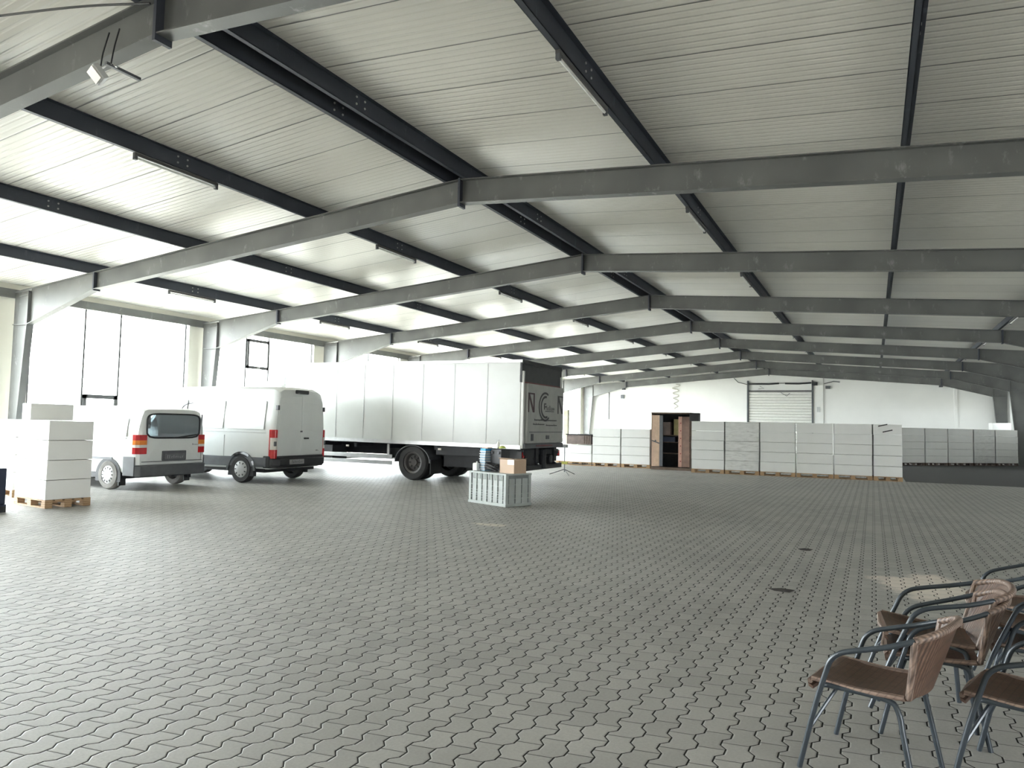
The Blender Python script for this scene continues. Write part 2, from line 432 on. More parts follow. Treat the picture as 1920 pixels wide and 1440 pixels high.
# ------------------------------------------------------------------ portal frames
def strip(b, pts, y, w, t):
    # a flat bar following the polyline pts (dx, z), w wide along y, t thick
    for (x0, z0), (x1, z1) in zip(pts, pts[1:]):
        b.bar((x0, y, z0), (x1, y, z1), w, t)
def make_frame(label, loc_y):
    root = thing('portal_frame', label, 'steel frame', (XR, loc_y, 0), 0, 'steel portal frames across the hall')
    FW = .18; ft = .016; tw = .012
    for s in (-1, 1):
        b = MB()     # rafter
        T = [(s*.02, ztop(0)), (s*10.45, ztop(10.45))]; B_ = [(s*.02, 5.545), (s*10.45, 5.545-TAN*10.45)]
        b.prism([(T[0][0], -tw/2, T[0][1]), (T[1][0], -tw/2, T[1][1]), (B_[1][0], -tw/2, B_[1][1]), (B_[0][0], -tw/2, B_[0][1])], (0, tw, 0))
        strip(b, [(T[0][0], T[0][1]-ft/2), (T[1][0], T[1][1]-ft/2)], 0, FW, ft); strip(b, [(B_[0][0], B_[0][1]+ft/2), (B_[1][0], B_[1][1]+ft/2)], 0, FW, ft)
        b.build('rafter', M['steel'], root)
        b = MB()     # haunch that deepens towards the column
        T = [(s*10.47, ztop(10.47)), (s*13.2, ztop(13.2))]; B_ = [(s*10.47, 5.545-TAN*10.47), (s*13.2, 3.98)]
        b.prism([(T[0][0], -tw/2, T[0][1]), (T[1][0], -tw/2, T[1][1]), (B_[1][0], -tw/2, B_[1][1]), (B_[0][0], -tw/2, B_[0][1])], (0, tw, 0))
        strip(b, [(T[0][0], T[0][1]-ft/2), (s*13.85, ztop(13.85)-ft/2)], 0, FW, ft); strip(b, [(B_[0][0], B_[0][1]+ft/2), (B_[1][0], B_[1][1]+ft/2)], 0, FW, ft)
        b.build('haunch', M['steel'], root)
        b = MB(); x = 10.46*s
        b.span((x-.025, -FW/2, 5.545-TAN*10.46-.03), (x+.025, FW/2, ztop(10.46)+.005)); b.build('splice_plate', M['purlin'], root)
        b = MB()     # tapered column
        tz = ztop(13.85)-.03
        pts = [(s*13.2, tz+.03), (s*13.85, tz), (s*13.85, .02), (s*13.55, .02), (s*13.2, 3.98)]
        b.prism([(q[0], -tw/2, q[1]) for q in pts], (0, tw, 0))
        strip(b, [(s*13.85, .02), (s*13.85, tz)], 0, FW, ft); strip(b, [(s*13.55, .02), (s*13.2, 3.98)], 0, FW, ft)
        b.span((s*13.2-.012, -FW/2, 3.95), (s*13.2+.012, FW/2, tz+.02)); b.bar((s*13.2, 0, 3.98), (s*13.85, 0, 4.0), FW, ft)
        b.bar((s*13.2, 0, 4.78), (s*13.6, 0, 4.74), FW, ft)
        b.build('column', M['steel'], root)
        b = MB(); b.span((s*13.4, -.15, 0), (s*14.0, .15, .03)); b.build('base_plate', M['steel'], root)
    b = MB(); b.span((-.022, -.1, 5.475), (.022, .1, ZT+.015)); b.build('ridge_plate', M['purlin'], root)
    return root
def fl(k): 
    if k == 0: return 'nearest grey steel portal frame, cut by the top left picture edge'
    if k == 8: return 'last grey steel portal frame, against the white far wall'
    return 'grey steel portal frame, %s one counted from the camera' % ORD[k]
F0 = make_frame(fl(0), YF[0])
for k in range(1, 9): dup(F0, (XR, YF[k], 0), 0, fl(k))

# ------------------------------------------------------------------ purlins along the hall
ang = math.atan(TAN)
def make_purlin(dx, label, eave=False):
    s = 1 if dx > 0 else -1
    root = thing('roof_purlin', label, 'purlin', (XR+dx, 0, 0), 0, 'dark steel purlins along the roof')
    zb = ztop(dx)+.004; H = PH-.012
    b = MB(); L0, L1 = Y0+.1, Y1-.15; t = .008
    if eave:
        zb = 4.735; H = .225
        b.span((-.06, L0, zb), (.06, L1, zb+H))
    else:
        b.span((-t/2, L0, zb), (t/2, L1, zb+H)); b.span((-.07, L0, zb), (t/2, L1, zb+t)); b.span((-t/2, L0, zb+H-t), (.07, L1, zb+H))
        b.span((-.07, L0, zb), (-.07+t, L1, zb+.025))
    b.build('beam', M['steel'] if eave else M['purlin'], root)
    if not eave:
        b = MB()
        for k in range(8):
            y = YF[k]+3.0
            for dy in (-.09, .09):
                for dz in (.08, .18):
                    b.cyl((-.012, y+dy, zb+dz), (.016, y+dy, zb+dz), .016, 8)
        b.build('bolts', M['hub'], root)
    return root
PD = 3.56
for dx, lab in ((-.27, 'dark ridge purlin on the left side of the roof ridge'), (.13, 'dark ridge purlin on the right side of the roof ridge'),
                (-PD, 'dark roof purlin, first one left of the ridge'), (-2*PD, 'dark roof purlin, second one left of the ridge'), (-3*PD, 'dark roof purlin, third one left of the ridge'),
                (PD, 'dark roof purlin, first one right of the ridge'), (1.96*PD, 'dark roof purlin, second one right of the ridge'), (2.92*PD, 'dark roof purlin, third one right of the ridge')):
    make_purlin(dx, lab)
make_purlin(-HW-.085, 'grey eaves beam above the bright left windows', True)
make_purlin(HW+.085, 'grey eaves beam along the right wall', True)

# ------------------------------------------------------------------ tube lamps under the purlins
def make_lamp(loc, label):
    root = thing('tube_lamp', label, 'lamp', loc, 0, 'fluorescent tube lamps under the purlins')
    b = MB(); b.span((-.03, -.78, -.055), (.03, .78, -.005)); b.build('lamp_housing', M['mullion'], root, bevel=.006)
    b = MB(); b.cyl((0, -.73, -.085), (0, .73, -.085), .018, 12); b.build('tube', M['tubeglass'], root, smooth=True)
    for s in (-1, 1):
        b = MB(); b.span((-.025, s*.755-.025, -.115), (.025, s*.755+.025, -.05)); b.build('end_cap', M['clad'], root)
    return root
lamp = None
for dx, where in ((-PD, 'first purlin left of the ridge'), (-3*PD, 'third purlin left of the ridge'), (PD, 'first purlin right of the ridge'), (2.92*PD, 'third purlin right of the ridge')):
    for k in range(8):
        lab = 'fluorescent tube lamp under the %s, %s bay from the camera' % (where, ORD[k])
        loc = (XR+dx-.03, YF[k]+2.95, ztop(dx))
        if lamp is None: lamp = make_lamp(loc, lab)
        else: dup(lamp, loc, 0, lab)

# floodlight hanging from the nearest frame
fx = thing('floodlight', 'small grey floodlight hanging from the nearest steel frame at top left', 'lamp', (-7.2, 4.42, 5.2))
b = MB(); R = Matrix.Rotation(math.radians(35), 3, 'X') @ Matrix.Rotation(math.radians(-20), 3, 'Y')
b.box((0, -.02, -.02), (.15, .07, .17), R=R); b.build('lamp_body', M['lightgrey'], fx, bevel=.01)
b = MB(); b.box((0, -.06, -.045), (.125, .012, .14), R=R); b.build('lens', M['clear'], fx)
b = MB(); b.tube([(-.07, .02, .05), (0, .1, .16), (.1, .12, .1)], .012, 6); b.build('bracket', M['alu'], fx)
b = MB(); b.tube(smooth_path([(-.04, .03, .1), (-.05, .05, .25), (-.04, .1, .5)], 4), .008, 6); b.tube(smooth_path([(.1, .05, .1), (.11, .07, .3), (.1, .12, .52)], 4), .008, 6)
b.build('cable', M['cable'], fx)
b = MB(); b.span((.02, .03, .1), (.06, .42, .13)); b.build('mounting_rail', M['clad'], fx)
b = MB(); b.tube(smooth_path([(-9.5, 3.9, 6.02), (-7.6, 4.3, 5.95), (-6.6, 4.53, 5.86)], 6), .012, 6)
tag(b.build('ceiling_cable', M['cable']), 'thin black cable strung along the nearest frame at top left', 'cable')

# ------------------------------------------------------------------ wheels
def wheel(parent, x, y, r, w, side, tyre, hub, slots=8, name='wheel', deep=False):
    b = MB(); s = side
    prof = [(r*.62, -w/2), (r*.9, -w/2), (r*.985, -w*.36), (r, -w*.2), (r, w*.2), (r*.985, w*.36), (r*.9, w/2), (r*.62, w/2), (r*.6, w*.3), (r*.6, -w*.3), (r*.62, -w/2)]
    b.lathe(prof, 40, (0, 0, 0), 'Y')
    o = b.build(name, tyre, parent, smooth=True, loc=(x, y, r))
    c = MB(); d = (.02 if deep else w/2-.012)
    if deep:
        c.lathe([(r*.61, s*w*.42), (r*.5, s*w*.36), (r*.42, s*w*.05), (r*.2, s*w*.0), (r*.19, s*w*.22), (.0, s*w*.22)], 32, (0, 0, 0), 'Y')
    else:
        c.lathe([(r*.62, s*d), (r*.55, s*(d+.008)), (r*.3, s*(d+.018)), (r*.14, s*(d+.02)), (.0, s*(d+.012))], 32, (0, 0, 0), 'Y')
    h = c.build('hubcap' if not deep else 'rim', hub, o, smooth=True)
    c = MB()
    for k in range(slots):
        a = 2*PI*k/slots; ca, sa = math.cos(a), math.sin(a)
        yy = s*(d+.012) if not deep else s*w*.06
        rr = r*.46 if not deep else r*.32
        R = Matrix.Rotation(-a, 3, 'Y')
        c.box((ca*rr, yy, sa*rr), (r*.13, .016, r*.07), R=R)
    c.build('hub_slots', M['black'], o)
    return o

# ------------------------------------------------------------------ vans
def section(x, zb, zt, w, tum, belt, rr):
    # half outline from bottom centre up the +y side, then mirrored; x forward, y towards the camera side, z up
    h = [(0, zb), (w-.08, zb), (w-.01, zb+.09), (w, (zb+belt)/2), (w, belt), (w-tum*.45, belt+(zt-belt)*.5), (w-tum, zt-rr*1.1), (w-tum-rr*.3, zt-rr*.38), (w-tum-rr, zt-rr*.1), ((w-tum-rr)*.5, zt-.008), (0, zt)]
    pts = [Vector((x, y, z)) for y, z in h]+[Vector((x, -y, z)) for y, z in h[-2:0:-1]]; out = []
    for i, q in enumerate(pts):
        nx = pts[(i+1) % len(pts)]
        for t in (0, 1/3, 2/3): out.append(q.lerp(nx, t))
    return out
def loft(secs, skip=lambda i, k: False):
    b = MB(); N = len(secs[0]); vs = [q for s in secs for q in s]; fs = []
    for i in range(len(secs)-1):
        for k in range(N):
            if not skip(i, k): fs.append((i*N+k, i*N+(k+1) % N, (i+1)*N+(k+1) % N, (i+1)*N+k))
    b.add(vs, fs); return b
def arch(parent, x, y, r, s, mat, name='wheel_arch', lip=.06):
    b = MB(); n = 20
    pts = [(x+r*math.cos(PI*k/n), r*math.sin(PI*k/n)) for k in range(n+1)]
    out = [(x+(r+lip)*math.cos(PI*k/n), (r+lip)*math.sin(PI*k/n)) for k in range(n+1)]
    for k in range(n):
        q = [pts[k], pts[k+1], out[k+1], out[k]]
        b.prism([(a, y-s*.01, max(z, -.02)+.32) for a, z in q], (0, s*.03, 0))
    return b.build(name, mat, parent, smooth=True)
def liner(parent, x, y, r, s, z=.30):
    b = MB(); n = 20
    pts = [(x-r, y-s*.1, .18)]+[(x-r*math.cos(PI*k/n), y-s*.1, z+r*math.sin(PI*k/n)) for k in range(n+1)]+[(x+r, y-s*.1, .18)]
    b.prism(pts, (0, s*.104, 0)); return b.build('wheel_well', M['chassis'], parent)
def text_strokes(b, y0, y1, z, h, x, n, seed):
    rnd = random.Random(seed); step = (y1-y0)/n
    for i in range(n):
        hh = h*(1 if i in (0,) or rnd.random() < .2 else .62); yy = y0+step*(i+.5)
        b.box((x, yy, z+hh/2), (.004, abs(step)*.28, hh)); 
        if rnd.random() < .8: b.box((x, yy+step*.25, z+hh*rnd.choice((.1, .5, .9))), (.004, abs(step)*.5, h*.14))

def vito():
    root = thing('delivery_van', 'older small white van with a rear window, parked left of the taller van', 'van', (-14.28, 10.93, 0), math.radians(183.6))
    zb = .32
    S = [section(.0, .42, 1.70, .86, .10, .98, .15), section(.05, .36, 1.80, .915, .11, 1.0, .16), section(.25, zb, 1.845, .94, .12, 1.0, .17), section(1.6, zb, 1.865, .94, .12, 1.0, .17),
         section(2.7, zb, 1.86, .94, .13, 1.0, .18), section(3.15, zb, 1.80, .935, .15, 1.0, .2), section(4.0, zb, 1.12, .92, .06, .95, .12), section(4.5, .34, .92, .86, .06, .7, .12), section(4.66, .4, .78, .72, .05, .6, .1)]
    N = len(S[0]); shield = set(range(21, N-21))
    def side(i, k):
        m = (S[i][k]+S[i][(k+1) % N]+S[i+1][k]+S[i+1][(k+1) % N])/4
        return i in (3, 4) and m.y < -.6 and 1.08 < m.z < 1.66
    b = loft(S, lambda i, k: (i == 5 and k in shield) or side(i, k))
    # rear face with a window opening
    cen = Vector((0, 0, 1.42)); hy, hz = .72, .27
    inner = []
    for q in S[0]:
        d = q-cen; sc = (abs(d.y/hy)**6+abs(d.z/hz)**6)**(-1/6); inner.append(cen+d*sc)
    n0 = len(b.v); b.v += [q.copy() for q in S[0]]+inner
    for k in range(N):
        b.f.append((n0+k, n0+(k+1) % N, n0+N+(k+1) % N, n0+N+k)); b.mi.append(0)
    b.f.append(tuple(len(b.v)+k for k in range(N))); b.mi.append(0); b.v += [q.copy() for q in S[-1]]
    b.build('body', M['paint'], root, smooth=True)
    g = MB(); g.add([q+Vector((-.004, 0, 0)) for q in inner], [tuple(range(N))]); g.build('rear_window', M['carglass'], root)
    rim = MB(); rim.tube([q+Vector((-.008, 0, 0)) for q in inner], .02, 6, closed=True); rim.build('window_seal', M['black'], root)
    g = MB()
    for k in sorted(shield): g.quad(S[5][k], S[5][(k+1) % N], S[6][(k+1) % N], S[6][k])
    g.build('windscreen', M['carglass'], root)
    g = MB()
    for i in (3, 4):
        for k in range(N):
            if side(i, k): g.quad(S[i][k], S[i][(k+1) % N], S[i+1][(k+1) % N], S[i+1][k])
    g.build('side_window', M['carglass'], root)
    b = MB(); b.span((2.2, -.8, .4), (2.26, .8, 1.0)); b.span((.1, -.85, .4), (4.2, .85, .5)); b.build('partition', M['clad'], root)
    for s in (-1, 1):
        b = MB(); b.span((2.0, s*.3, 1.0), (2.12, s*.65, 1.5)); b.build('headrest_seat', M['clad'], root)
    # bumper, side rubbing strip, lamps, plate, wiper
    b = MB()
    b.prism([(-.06, -.88, .3), (-.06, .88, .3), (.55, .95, .3), (.55, .95, .52), (.08, .95, .60), (-.06, .88, .56), (-.06, -.88, .56), (.08, -.95, .60), (.55, -.95, .52), (.55, -.95, .3)][0:2]+[(.08, .955, .3), (.08, -.955, .3)], (0, 0, .26))
    b.build('rear_bumper', M['clad'], root, bevel=.03)
    for s in (-1, 1):
        b = MB(); b.span((.05, s*.935, .32), (.4, s*.955, .74)); b.build('bumper_corner', M['clad'], root, bevel=.01)
        for z0, z1, m, nm in ((.80, .94, 'red', 'tail_lamp'), (.94, 1.0, 'clear', 'reverse_lamp'), (1.0, 1.1, 'orange', 'indicator_lamp'), (1.1, 1.22, 'red', 'brake_lamp')):
            b = MB(); y1 = s*.885
            b.prism([(-.008, s*.70, z0), (-.006, y1, z0), (.06, s*.935, z0), (.14, s*.945, z0), (.14, s*.90, z0), (.03, s*.72, z0)], (0, 0, z1-z0)); b.build(nm, M[m], root)
        b = MB(); b.span((.75, s*.925, .66), (4.2, s*.955, .71)); b.build('rubbing_strip', M['clad'], root)
        for xx in (2.05, 3.05):
            b = MB(); b.span((xx, s*.93, .55), (xx+.014, s*.944, 1.12)); b.build('panel_seam', M['lightgrey'], root)
        b = MB(); b.span((.35, s*.936, 1.13), (1.95, s*.946, 1.15)); b.build('panel_seam', M['lightgrey'], root)
        b = MB(); b.prism([(.35, s*.935, 1.18), (1.35, s*.935, 1.18), (1.3, s*.868, 1.58), (.38, s*.868, 1.58)], (0, s*.012, 0)); b.build('blind_window', M['paint'], root)
        liner(root, .86, s*.945, .40, s, .30); liner(root, 3.8, s*.94, .40, s, .30)
        wheel(root, .86, s*.86, .325, .2, s, M['dirtyrubber'], M['hub'], 12); wheel(root, 3.8, s*.85, .325, .2, s, M['dirtyrubber'], M['hub'], 12)
        b = MB(); b.span((.50, s*.78, .1), (.53, s*.95, .42)); b.build('mud_flap', M['black'], root)
    b = MB(); b.span((1.72, .935, .83), (1.9, .952, .97)); b.build('fuel_flap', M['paint'], root, bevel=.01)
    b = MB(); b.span((-.02, -.36, .64), (.01, .30, .86)); b.build('plate_recess', M['clad'], root, bevel=.02)
    b = MB(); b.span((-.032, -.3, .67), (-.02, .24, .79)); pl = b.build('number_plate', simple('dusty_dark_plate', (.12, .125, .14), .5), root)
    b = MB(); text_strokes(b, .2, -.26, .69, .07, -.034, 8, 3); b.build('plate_characters', M['plate'], pl)
    b = MB(); b.bar((-.03, -.12, 1.16), (-.03, -.62, 1.22), .02, .025); b.build('wiper', M['black'], root)
    b = MB(); text_strokes(b, -.52, -.72, .98, .035, -.004, 5, 5); b.build('badge', M['clad'], root)
    b = MB(); b.span((-.015, -.82, .62), (-.004, .82, .635)); b.span((-.004, -.80, .63), (.03, -.79, 1.7)); b.build('door_seam', M['clad'], root)
    b = MB(); b.tube(smooth_path([(.35, -.5, 1.84), (.25, -.52, 1.93), (.05, -.55, 1.97)], 5), .012, 6); b.build('aerial', M['clad'], root)
    b = MB(); b.span((.4, -.9, .25), (4.3, .9, .42)); b.build('underbody', M['chassis'], root)
vito()

def transit():
    root = thing('panel_van', 'tall white panel van with plain rear doors and black bumper', 'van', (-13.4, 14.05, 0), math.radians(184.1))
    zb = .36
    S = [section(.0, .5, 2.30, .95, .10, 1.1, .2), section(.04, .42, 2.40, .99, .12, 1.1, .22), section(.2, zb, 2.47, 1.02, .13, 1.1, .22), section(2.2, zb, 2.50, 1.03, .13, 1.1, .22),
         section(3.5, zb, 2.48, 1.03, .13, 1.1, .24), section(3.8, zb, 2.38, 1.03, .15, 1.1, .28), section(4.75, zb, 1.3, 1.0, .08, 1.05, .15), section(5.35, .38, 1.08, .92, .06, .8, .15), section(5.53, .45, .85, .78, .05, .7, .1)]
    N = len(S[0]); shield = set(range(21, N-21))
    b = loft(S, lambda i, k: False)
    for s_ in (S[0], S[-1]):
        n0 = len(b.v); b.v += [q.copy() for q in s_]; b.f.append(tuple(n0+k for k in range(N))); b.mi.append(0)
    b.build('body', M['paint'], root, smooth=True)
    g = MB()
    for k in sorted(shield):
        o = Vector((.012, 0, .012)); g.quad(S[5][k]+o, S[5][(k+1) % N]+o, S[6][(k+1) % N]+o, S[6][k]+o)
    g.build('windscreen', M['cabglass'], root)
    for s in (-1, 1):   # rear doors, slightly proud panels with recessed upper field
        b = MB(); b.prism([(-.012, s*.012, .72), (-.012, s*.90, .72), (-.012, s*.91, 1.2), (-.012, s*.83, 2.12), (-.012, s*.74, 2.2), (-.012, s*.012, 2.24)], (.02, 0, 0))
        d = b.build('rear_door', M['paint'], root, bevel=.006)
        b = MB(); b.prism([(-.018, s*.06, 1.34), (-.018, s*.84, 1.34), (-.018, s*.84, 1.42), (-.018, s*.78, 1.98), (-.018, s*.70, 2.06), (-.018, s*.06, 2.08)], (.012, 0, 0)); b.build('blind_panel', M['paint'], d, bevel=.008)
        for z in (.95, 1.86):
            b = MB(); b.span((-.03, s*(.93 if z < 1 else .86), z), (.05, s*(.99 if z < 1 else .93), z+.12)); b.build('hinge', M['clad'], d, bevel=.01)
        if s < 0:
            b = MB(); b.span((-.05, -.28, 1.12), (-.012, -.1, 1.16)); b.build('handle', M['black'], d, bevel=.01)
            b = MB(); b.span((-.022, -.04, 1.3), (-.012, .04, 1.34)); b.build('lock', M['clad'], d)
            b = MB(); text_strokes(b, -.6, -.72, .8, .035, -.014, 4, 8); b.build('badge', M['black'], d)
        b = MB(); b.prism([(-.02, s*.89, .64), (-.02, s*.97, .64), (.06, s*1.015, .64), (.14, s*1.028, .64), (.14, s*.95, .64)], (0, 0, .72)); t = b.build('tail_lamp', M['red'], root, bevel=.01)
        b = MB(); b.prism([(-.026, s*.90, .86), (-.026, s*.965, .86), (.055, s*1.02, .86), (.1, s*1.033, .86), (.1, s*.95, .86)], (0, 0, .3)); b.build('reverse_lens', M['clear'], t)
    b = MB(); b.prism([(-.10, -.86, .44), (-.10, .86, .44), (.02, 1.02, .44), (.5, 1.045, .44), (.5, -1.045, .44), (.02, -1.02, .44)], (0, 0, .2)); b.build('rear_bumper', M['black'], root, bevel=.03)
    b = MB(); b.prism([(-.03, -.9, .40), (-.03, .9, .40), (.1, 1.03, .40), (.3, 1.045, .40), (.3, -1.045, .40), (.1, -1.03, .40)], (0, 0, .30)); b.build('rear_skirt', M['black'], root, bevel=.02)
    b = MB(); b.span((-.122, -.02, .485), (-.1, .52, .605)); pl = b.build('number_plate', M['plate'], root)
    b = MB(); text_strokes(b, .47, .04, .51, .075, -.124, 8, 12); b.build('plate_characters', M['clad'], pl)
    b = MB(); b.span((-.05, -.22, 2.30), (.02, .26, 2.40)); b.build('high_brake_lamp', M['black'], root, bevel=.02)
    for s in (-1, 1):
        b = MB(); b.span((.2, s*1.015, .42), (4.6, s*1.045, .66)); b.build('side_cladding', M['clad'], root, bevel=.01)
        for xx in (1.6, 2.9):
            b = MB(); b.span((xx, s*1.02, .66), (xx+.014, s*1.036, 1.2)); b.build('panel_seam', M['lightgrey'], root)
        b = MB(); b.span((.25, s*1.02, 1.28), (3.9, s*1.034, 1.295)); b.build('panel_seam', M['lightgrey'], root)
        b = MB(); b.prism([(.32, s*1.022, 1.36), (1.5, s*1.022, 1.36), (1.5, s*.945, 2.08), (.32, s*.945, 2.08)], (0, s*.012, 0)); b.build('blind_window', M['paint'], root, bevel=.01)
        b = MB(); b.prism([(1.68, s*1.022, 1.36), (2.85, s*1.022, 1.36), (2.85, s*.945, 2.08), (1.68, s*.945, 2.08)], (0, s*.012, 0)); b.build('blind_window', M['paint'], root, bevel=.01)
        b = MB(); b.prism([(3.0, s*1.022, 1.36), (4.35, s*1.01, 1.36), (3.75, s*.935, 2.1), (3.0, s*.945, 2.1)], (0, s*.012, 0)); b.build('cab_window', M['cabglass'], root)
        liner(root, 1.0, s*1.04, .42, s, .33); liner(root, 4.3, s*1.035, .42, s, .33)
        wheel(root, 1.0, s*.945, .345, .22, s, M['rubber'], M['hub'], 9); wheel(root, 4.3, s*.94, .345, .22, s, M['rubber'], M['hub'], 9)
        arch(root, 1.0, s*1.04, .41, s, M['clad']); arch(root, 4.3, s*1.035, .41, s, M['clad'])
        b = MB(); b.span((4.2, s*1.06, 1.3), (4.3, s*1.3, 1.7)); b.build('wing_mirror', M['black'], root, bevel=.03)
    b = MB(); b.span((.3, -.95, .28), (5.0, .95, .5)); b.build('underbody', M['chassis'], root)
transit()

# ------------------------------------------------------------------ box truck
def truck():
    root = thing('box_truck', 'large white box truck with grey printed tail lift, behind the vans', 'truck', (-8.137, 17.72, 0), math.radians(180.35))
    L, W, z0, z1 = 8.19, 1.32, .99, 3.30
    tilt = .0085
    R = Matrix.Rotation(-tilt, 3, 'Y')
    body = MB(); body.span((.03, -W, z0+.06), (L, W, z1-.05))
    o = body.build('cargo_box', M['boxpaint'], root, bevel=.02)
    for i in range(1, 8):
        x = L*i/8.0
        for s in (-1, 1):
            b = MB(); b.span((x-.012, s*W-.002, z0+.1), (x+.012, s*W+.006, z1-.08)); b.build('panel_seam', M['lightgrey'], o)
    b = MB()
    for s in (-1, 1): b.span((0, s*W-.05, z1-.06), (L+.01, s*W+.012, z1+.01)); b.span((0, s*W-.05, z0-.01), (L+.01, s*W+.012, z0+.09))
    b.build('edge_profile', M['alu'], o)
    o.rotation_euler = (0, -tilt, 0)
    # rear end
    b = MB(); b.span((-.02, -W, 2.72), (.04, W, z1-.02)); b.build('top_door', M['black'], root)
    b = MB(); b.span((-.05, -W+.02, z1-.10), (.03, W-.02, z1+.01)); b.build('header_rail', M['chassis'], root)
    b = MB(); b.span((-.03, -W+.06, 2.70), (-.018, W-.06, 2.745)); b.build('red_stripe', M['maroon'], root)
    for s in (-1, 1):
        b = MB(); b.span((-.06, s*(W-.1), 1.0), (.02, s*(W-.015), 3.02)); b.build('corner_post', M['whiteplastic'], root, bevel=.01)
    b = MB(); b.span((-.14, -W+.1, 1.14), (-.03, W-.12, 2.70)); tl = b.build('tail_lift', M['gategrey'], root, bevel=.012)
    b = MB(); b.span((-.15, -W+.2, 1.42), (-.139, W-.25, 1.44)); b.span((-.15, W-.5, 1.2), (-.139, W-.34, 1.38)); b.span((-.155, -.2, 1.24), (-.139, .0, 1.34)); b.build('lift_fittings', M['clad'], tl)
    # printed crescent, word, lines and corner marks
    x = -.142
    def arc(b, cy, cz, r0, r1, sh, a0, a1, n=36):
        P = []
        for k in range(n+1):
            a = a0+(a1-a0)*k/n
            P.append(((cy+r0*math.cos(a)), cz+r0*math.sin(a)*.93))
        Q = []
        for k in range(n+1):
            a = a0+(a1-a0)*k/n
            Q.append(((cy-sh+r1*math.cos(a)), cz+r1*math.sin(a)*.93))
        for k in range(n):
            b.prism([(x, P[k][0], P[k][1]), (x, P[k+1][0], P[k+1][1]), (x, Q[k+1][0], Q[k+1][1]), (x, Q[k][0], Q[k][1])], (-.004, 0, 0))
    b = MB()
    # open to the far (right-hand) side: local +y is the near side
    arc(b, .08, 2.12, .43, .37, .0, math.radians(-128), math.radians(118)); arc(b, .05, 2.11, .335, .27, .0, math.radians(-112), math.radians(100))
    b.build('crescent_logo', M['ink'], tl)
    b = MB(); b.box((x, .13, 2.13), (.006, .05, .17)); b.box((x, .08, 2.2), (.006, .12, .03)); b.box((x, .06, 2.12), (.006, .1, .03)); text_strokes(b, .02, -.55, 2.03, .13, x, 9, 21); b.box((x, -.22, 2.0), (.006, .6, .018)); b.build('lettering', M['ink'], tl)
    b = MB()
    for z, ya, yb in ((1.735, .78, -.72), (1.62, .85, .12), (1.60, .02, -.74)): text_strokes(b, ya, yb, z, .05, x, int(abs(ya-yb)*22), int(z*100)); b.box((x, (ya+yb)/2, z+.02), (.004, abs(ya-yb), .018))
    b.build('contact_lines', M['ink'], tl)
    for s in (1, -1):
        b = MB(); y = s*.98; h = .2
        b.span((x-.004, y+.13, 1.95), (x, y+.2, 2.42)); b.span((x-.004, y-.2, 1.95), (x, y-.13, 2.42)); b.prism([(x, y+.2, 2.42), (x, y+.09, 2.42), (x, y-.2, 1.95), (x, y-.09, 1.95)], (-.004, 0, 0)); b.span((x-.004, y-.2, 2.42), (x, y+.2, 2.46)); 
        b.build('corner_mark', M['ink'] if s < 0 else simple('dark_red_black_print', (.05, .02, .025), .5), tl)
    # underrun and lift mechanism
    b = MB(); b.span((-.12, -W+.05, 1.0), (.3, W-.05, 1.12)); b.build('rear_sill', M['clad'], root)
    b = MB(); b.span((-.13, -.5, 1.05), (-.1, .6, 1.08)); b.build('sill_reflector', M['maroon'], root)
    b = MB()
    for y in (-.75, .45): b.span((-.1, y-.09, .62), (.5, y+.09, 1.0)); b.bar((.6, y, .9), (-.1, y, .5), .1, .14); b.cyl((.05, y-.16, .72), (.05, y+.16, .72), .12, 14)
    b.span((-.06, .55, .42), (.5, 1.12, .98)); b.cyl((-.1, .1, .45), (-.1, .1, .95), .1, 14); b.span((-.05, -1.1, .82), (.1, 1.2, .95)); b.cyl((.2, -.9, .62), (.2, .9, .62), .07, 12)
    b.build('lift_mechanism', M['chassis'], root)
    b = MB(); b.span((-.12, -1.2, .42), (.0, 1.15, .55)); 
    for y in (-.8, .7): b.bar((.0, y, .5), (.7, y, .85), .08, .1)
    b.build('underrun_bar', M['black'], root, bevel=.01)
    b = MB(); b.bar((.1, -.15, .72), (-.22, -.15, .68), .16, .14); b.cyl((-.2, -.15, .6), (-.2, -.15, .8), .07, 12); b.build('tow_coupling', M['black'], root)
    for s in (-1, 1):
        b = MB(); b.span((-.02, s*(W-.42), .74), (.12, s*(W-.06), .92)); t = b.build('tail_light_unit', M['black'], root)
        b = MB(); b.span((-.035, s*(W-.22), .76), (-.02, s*(W-.09), .9)); b.build('tail_lens', M['red'], t)
    # chassis
    b = MB()
    for s in (-1, 1): b.span((.3, s*.4-.05, .66), (10.0, s*.4+.05, .97)); 
    for xx in (.6, 1.7, 2.6, 4.2, 5.4, 6.6, 7.8): b.span((xx, -1.2, .88), (xx+.1, 1.2, .99))
    b.span((.7, -1.0, .42), (2.5, 1.0, .8)); b.span((4.4, -1.1, .5), (5.5, -.5, .9)); b.span((6.3, .55, .42), (7.4, 1.22, .9)); b.cyl((3.38, -.9, .49), (3.38, .9, .49), .16, 16)
    b.span((.5, -1.25, .75), (2.6, 1.25, .97))
    b.build('chassis_frame', M['chassis'], root)
    for s in (-1, 1):
        for xx in (4.2, 7.2):
            b = MB(); b.span((xx, s*1.2-.03, .58), (xx+.08, s*1.2+.03, .99)); b.build('guard_bracket', M['alu'], root)
        b = MB(); b.span((4.05, s*1.29-.015, .585), (8.3, s*1.29+.015, .70)); b.build('side_guard_rail', M['alu'], root, bevel=.006)
        b = MB(); b.span((4.05, s*1.29-.015, .41), (8.3, s*1.29+.015, .52)); b.build('side_guard_rail', M['alu'], root, bevel=.006)
        for xx in (2.4, 5.6, 7.4):
            b = MB(); b.span((xx, s*1.3, .88), (xx+.1, s*1.325, .93)); b.build('marker_lamp', M['clear'], root)
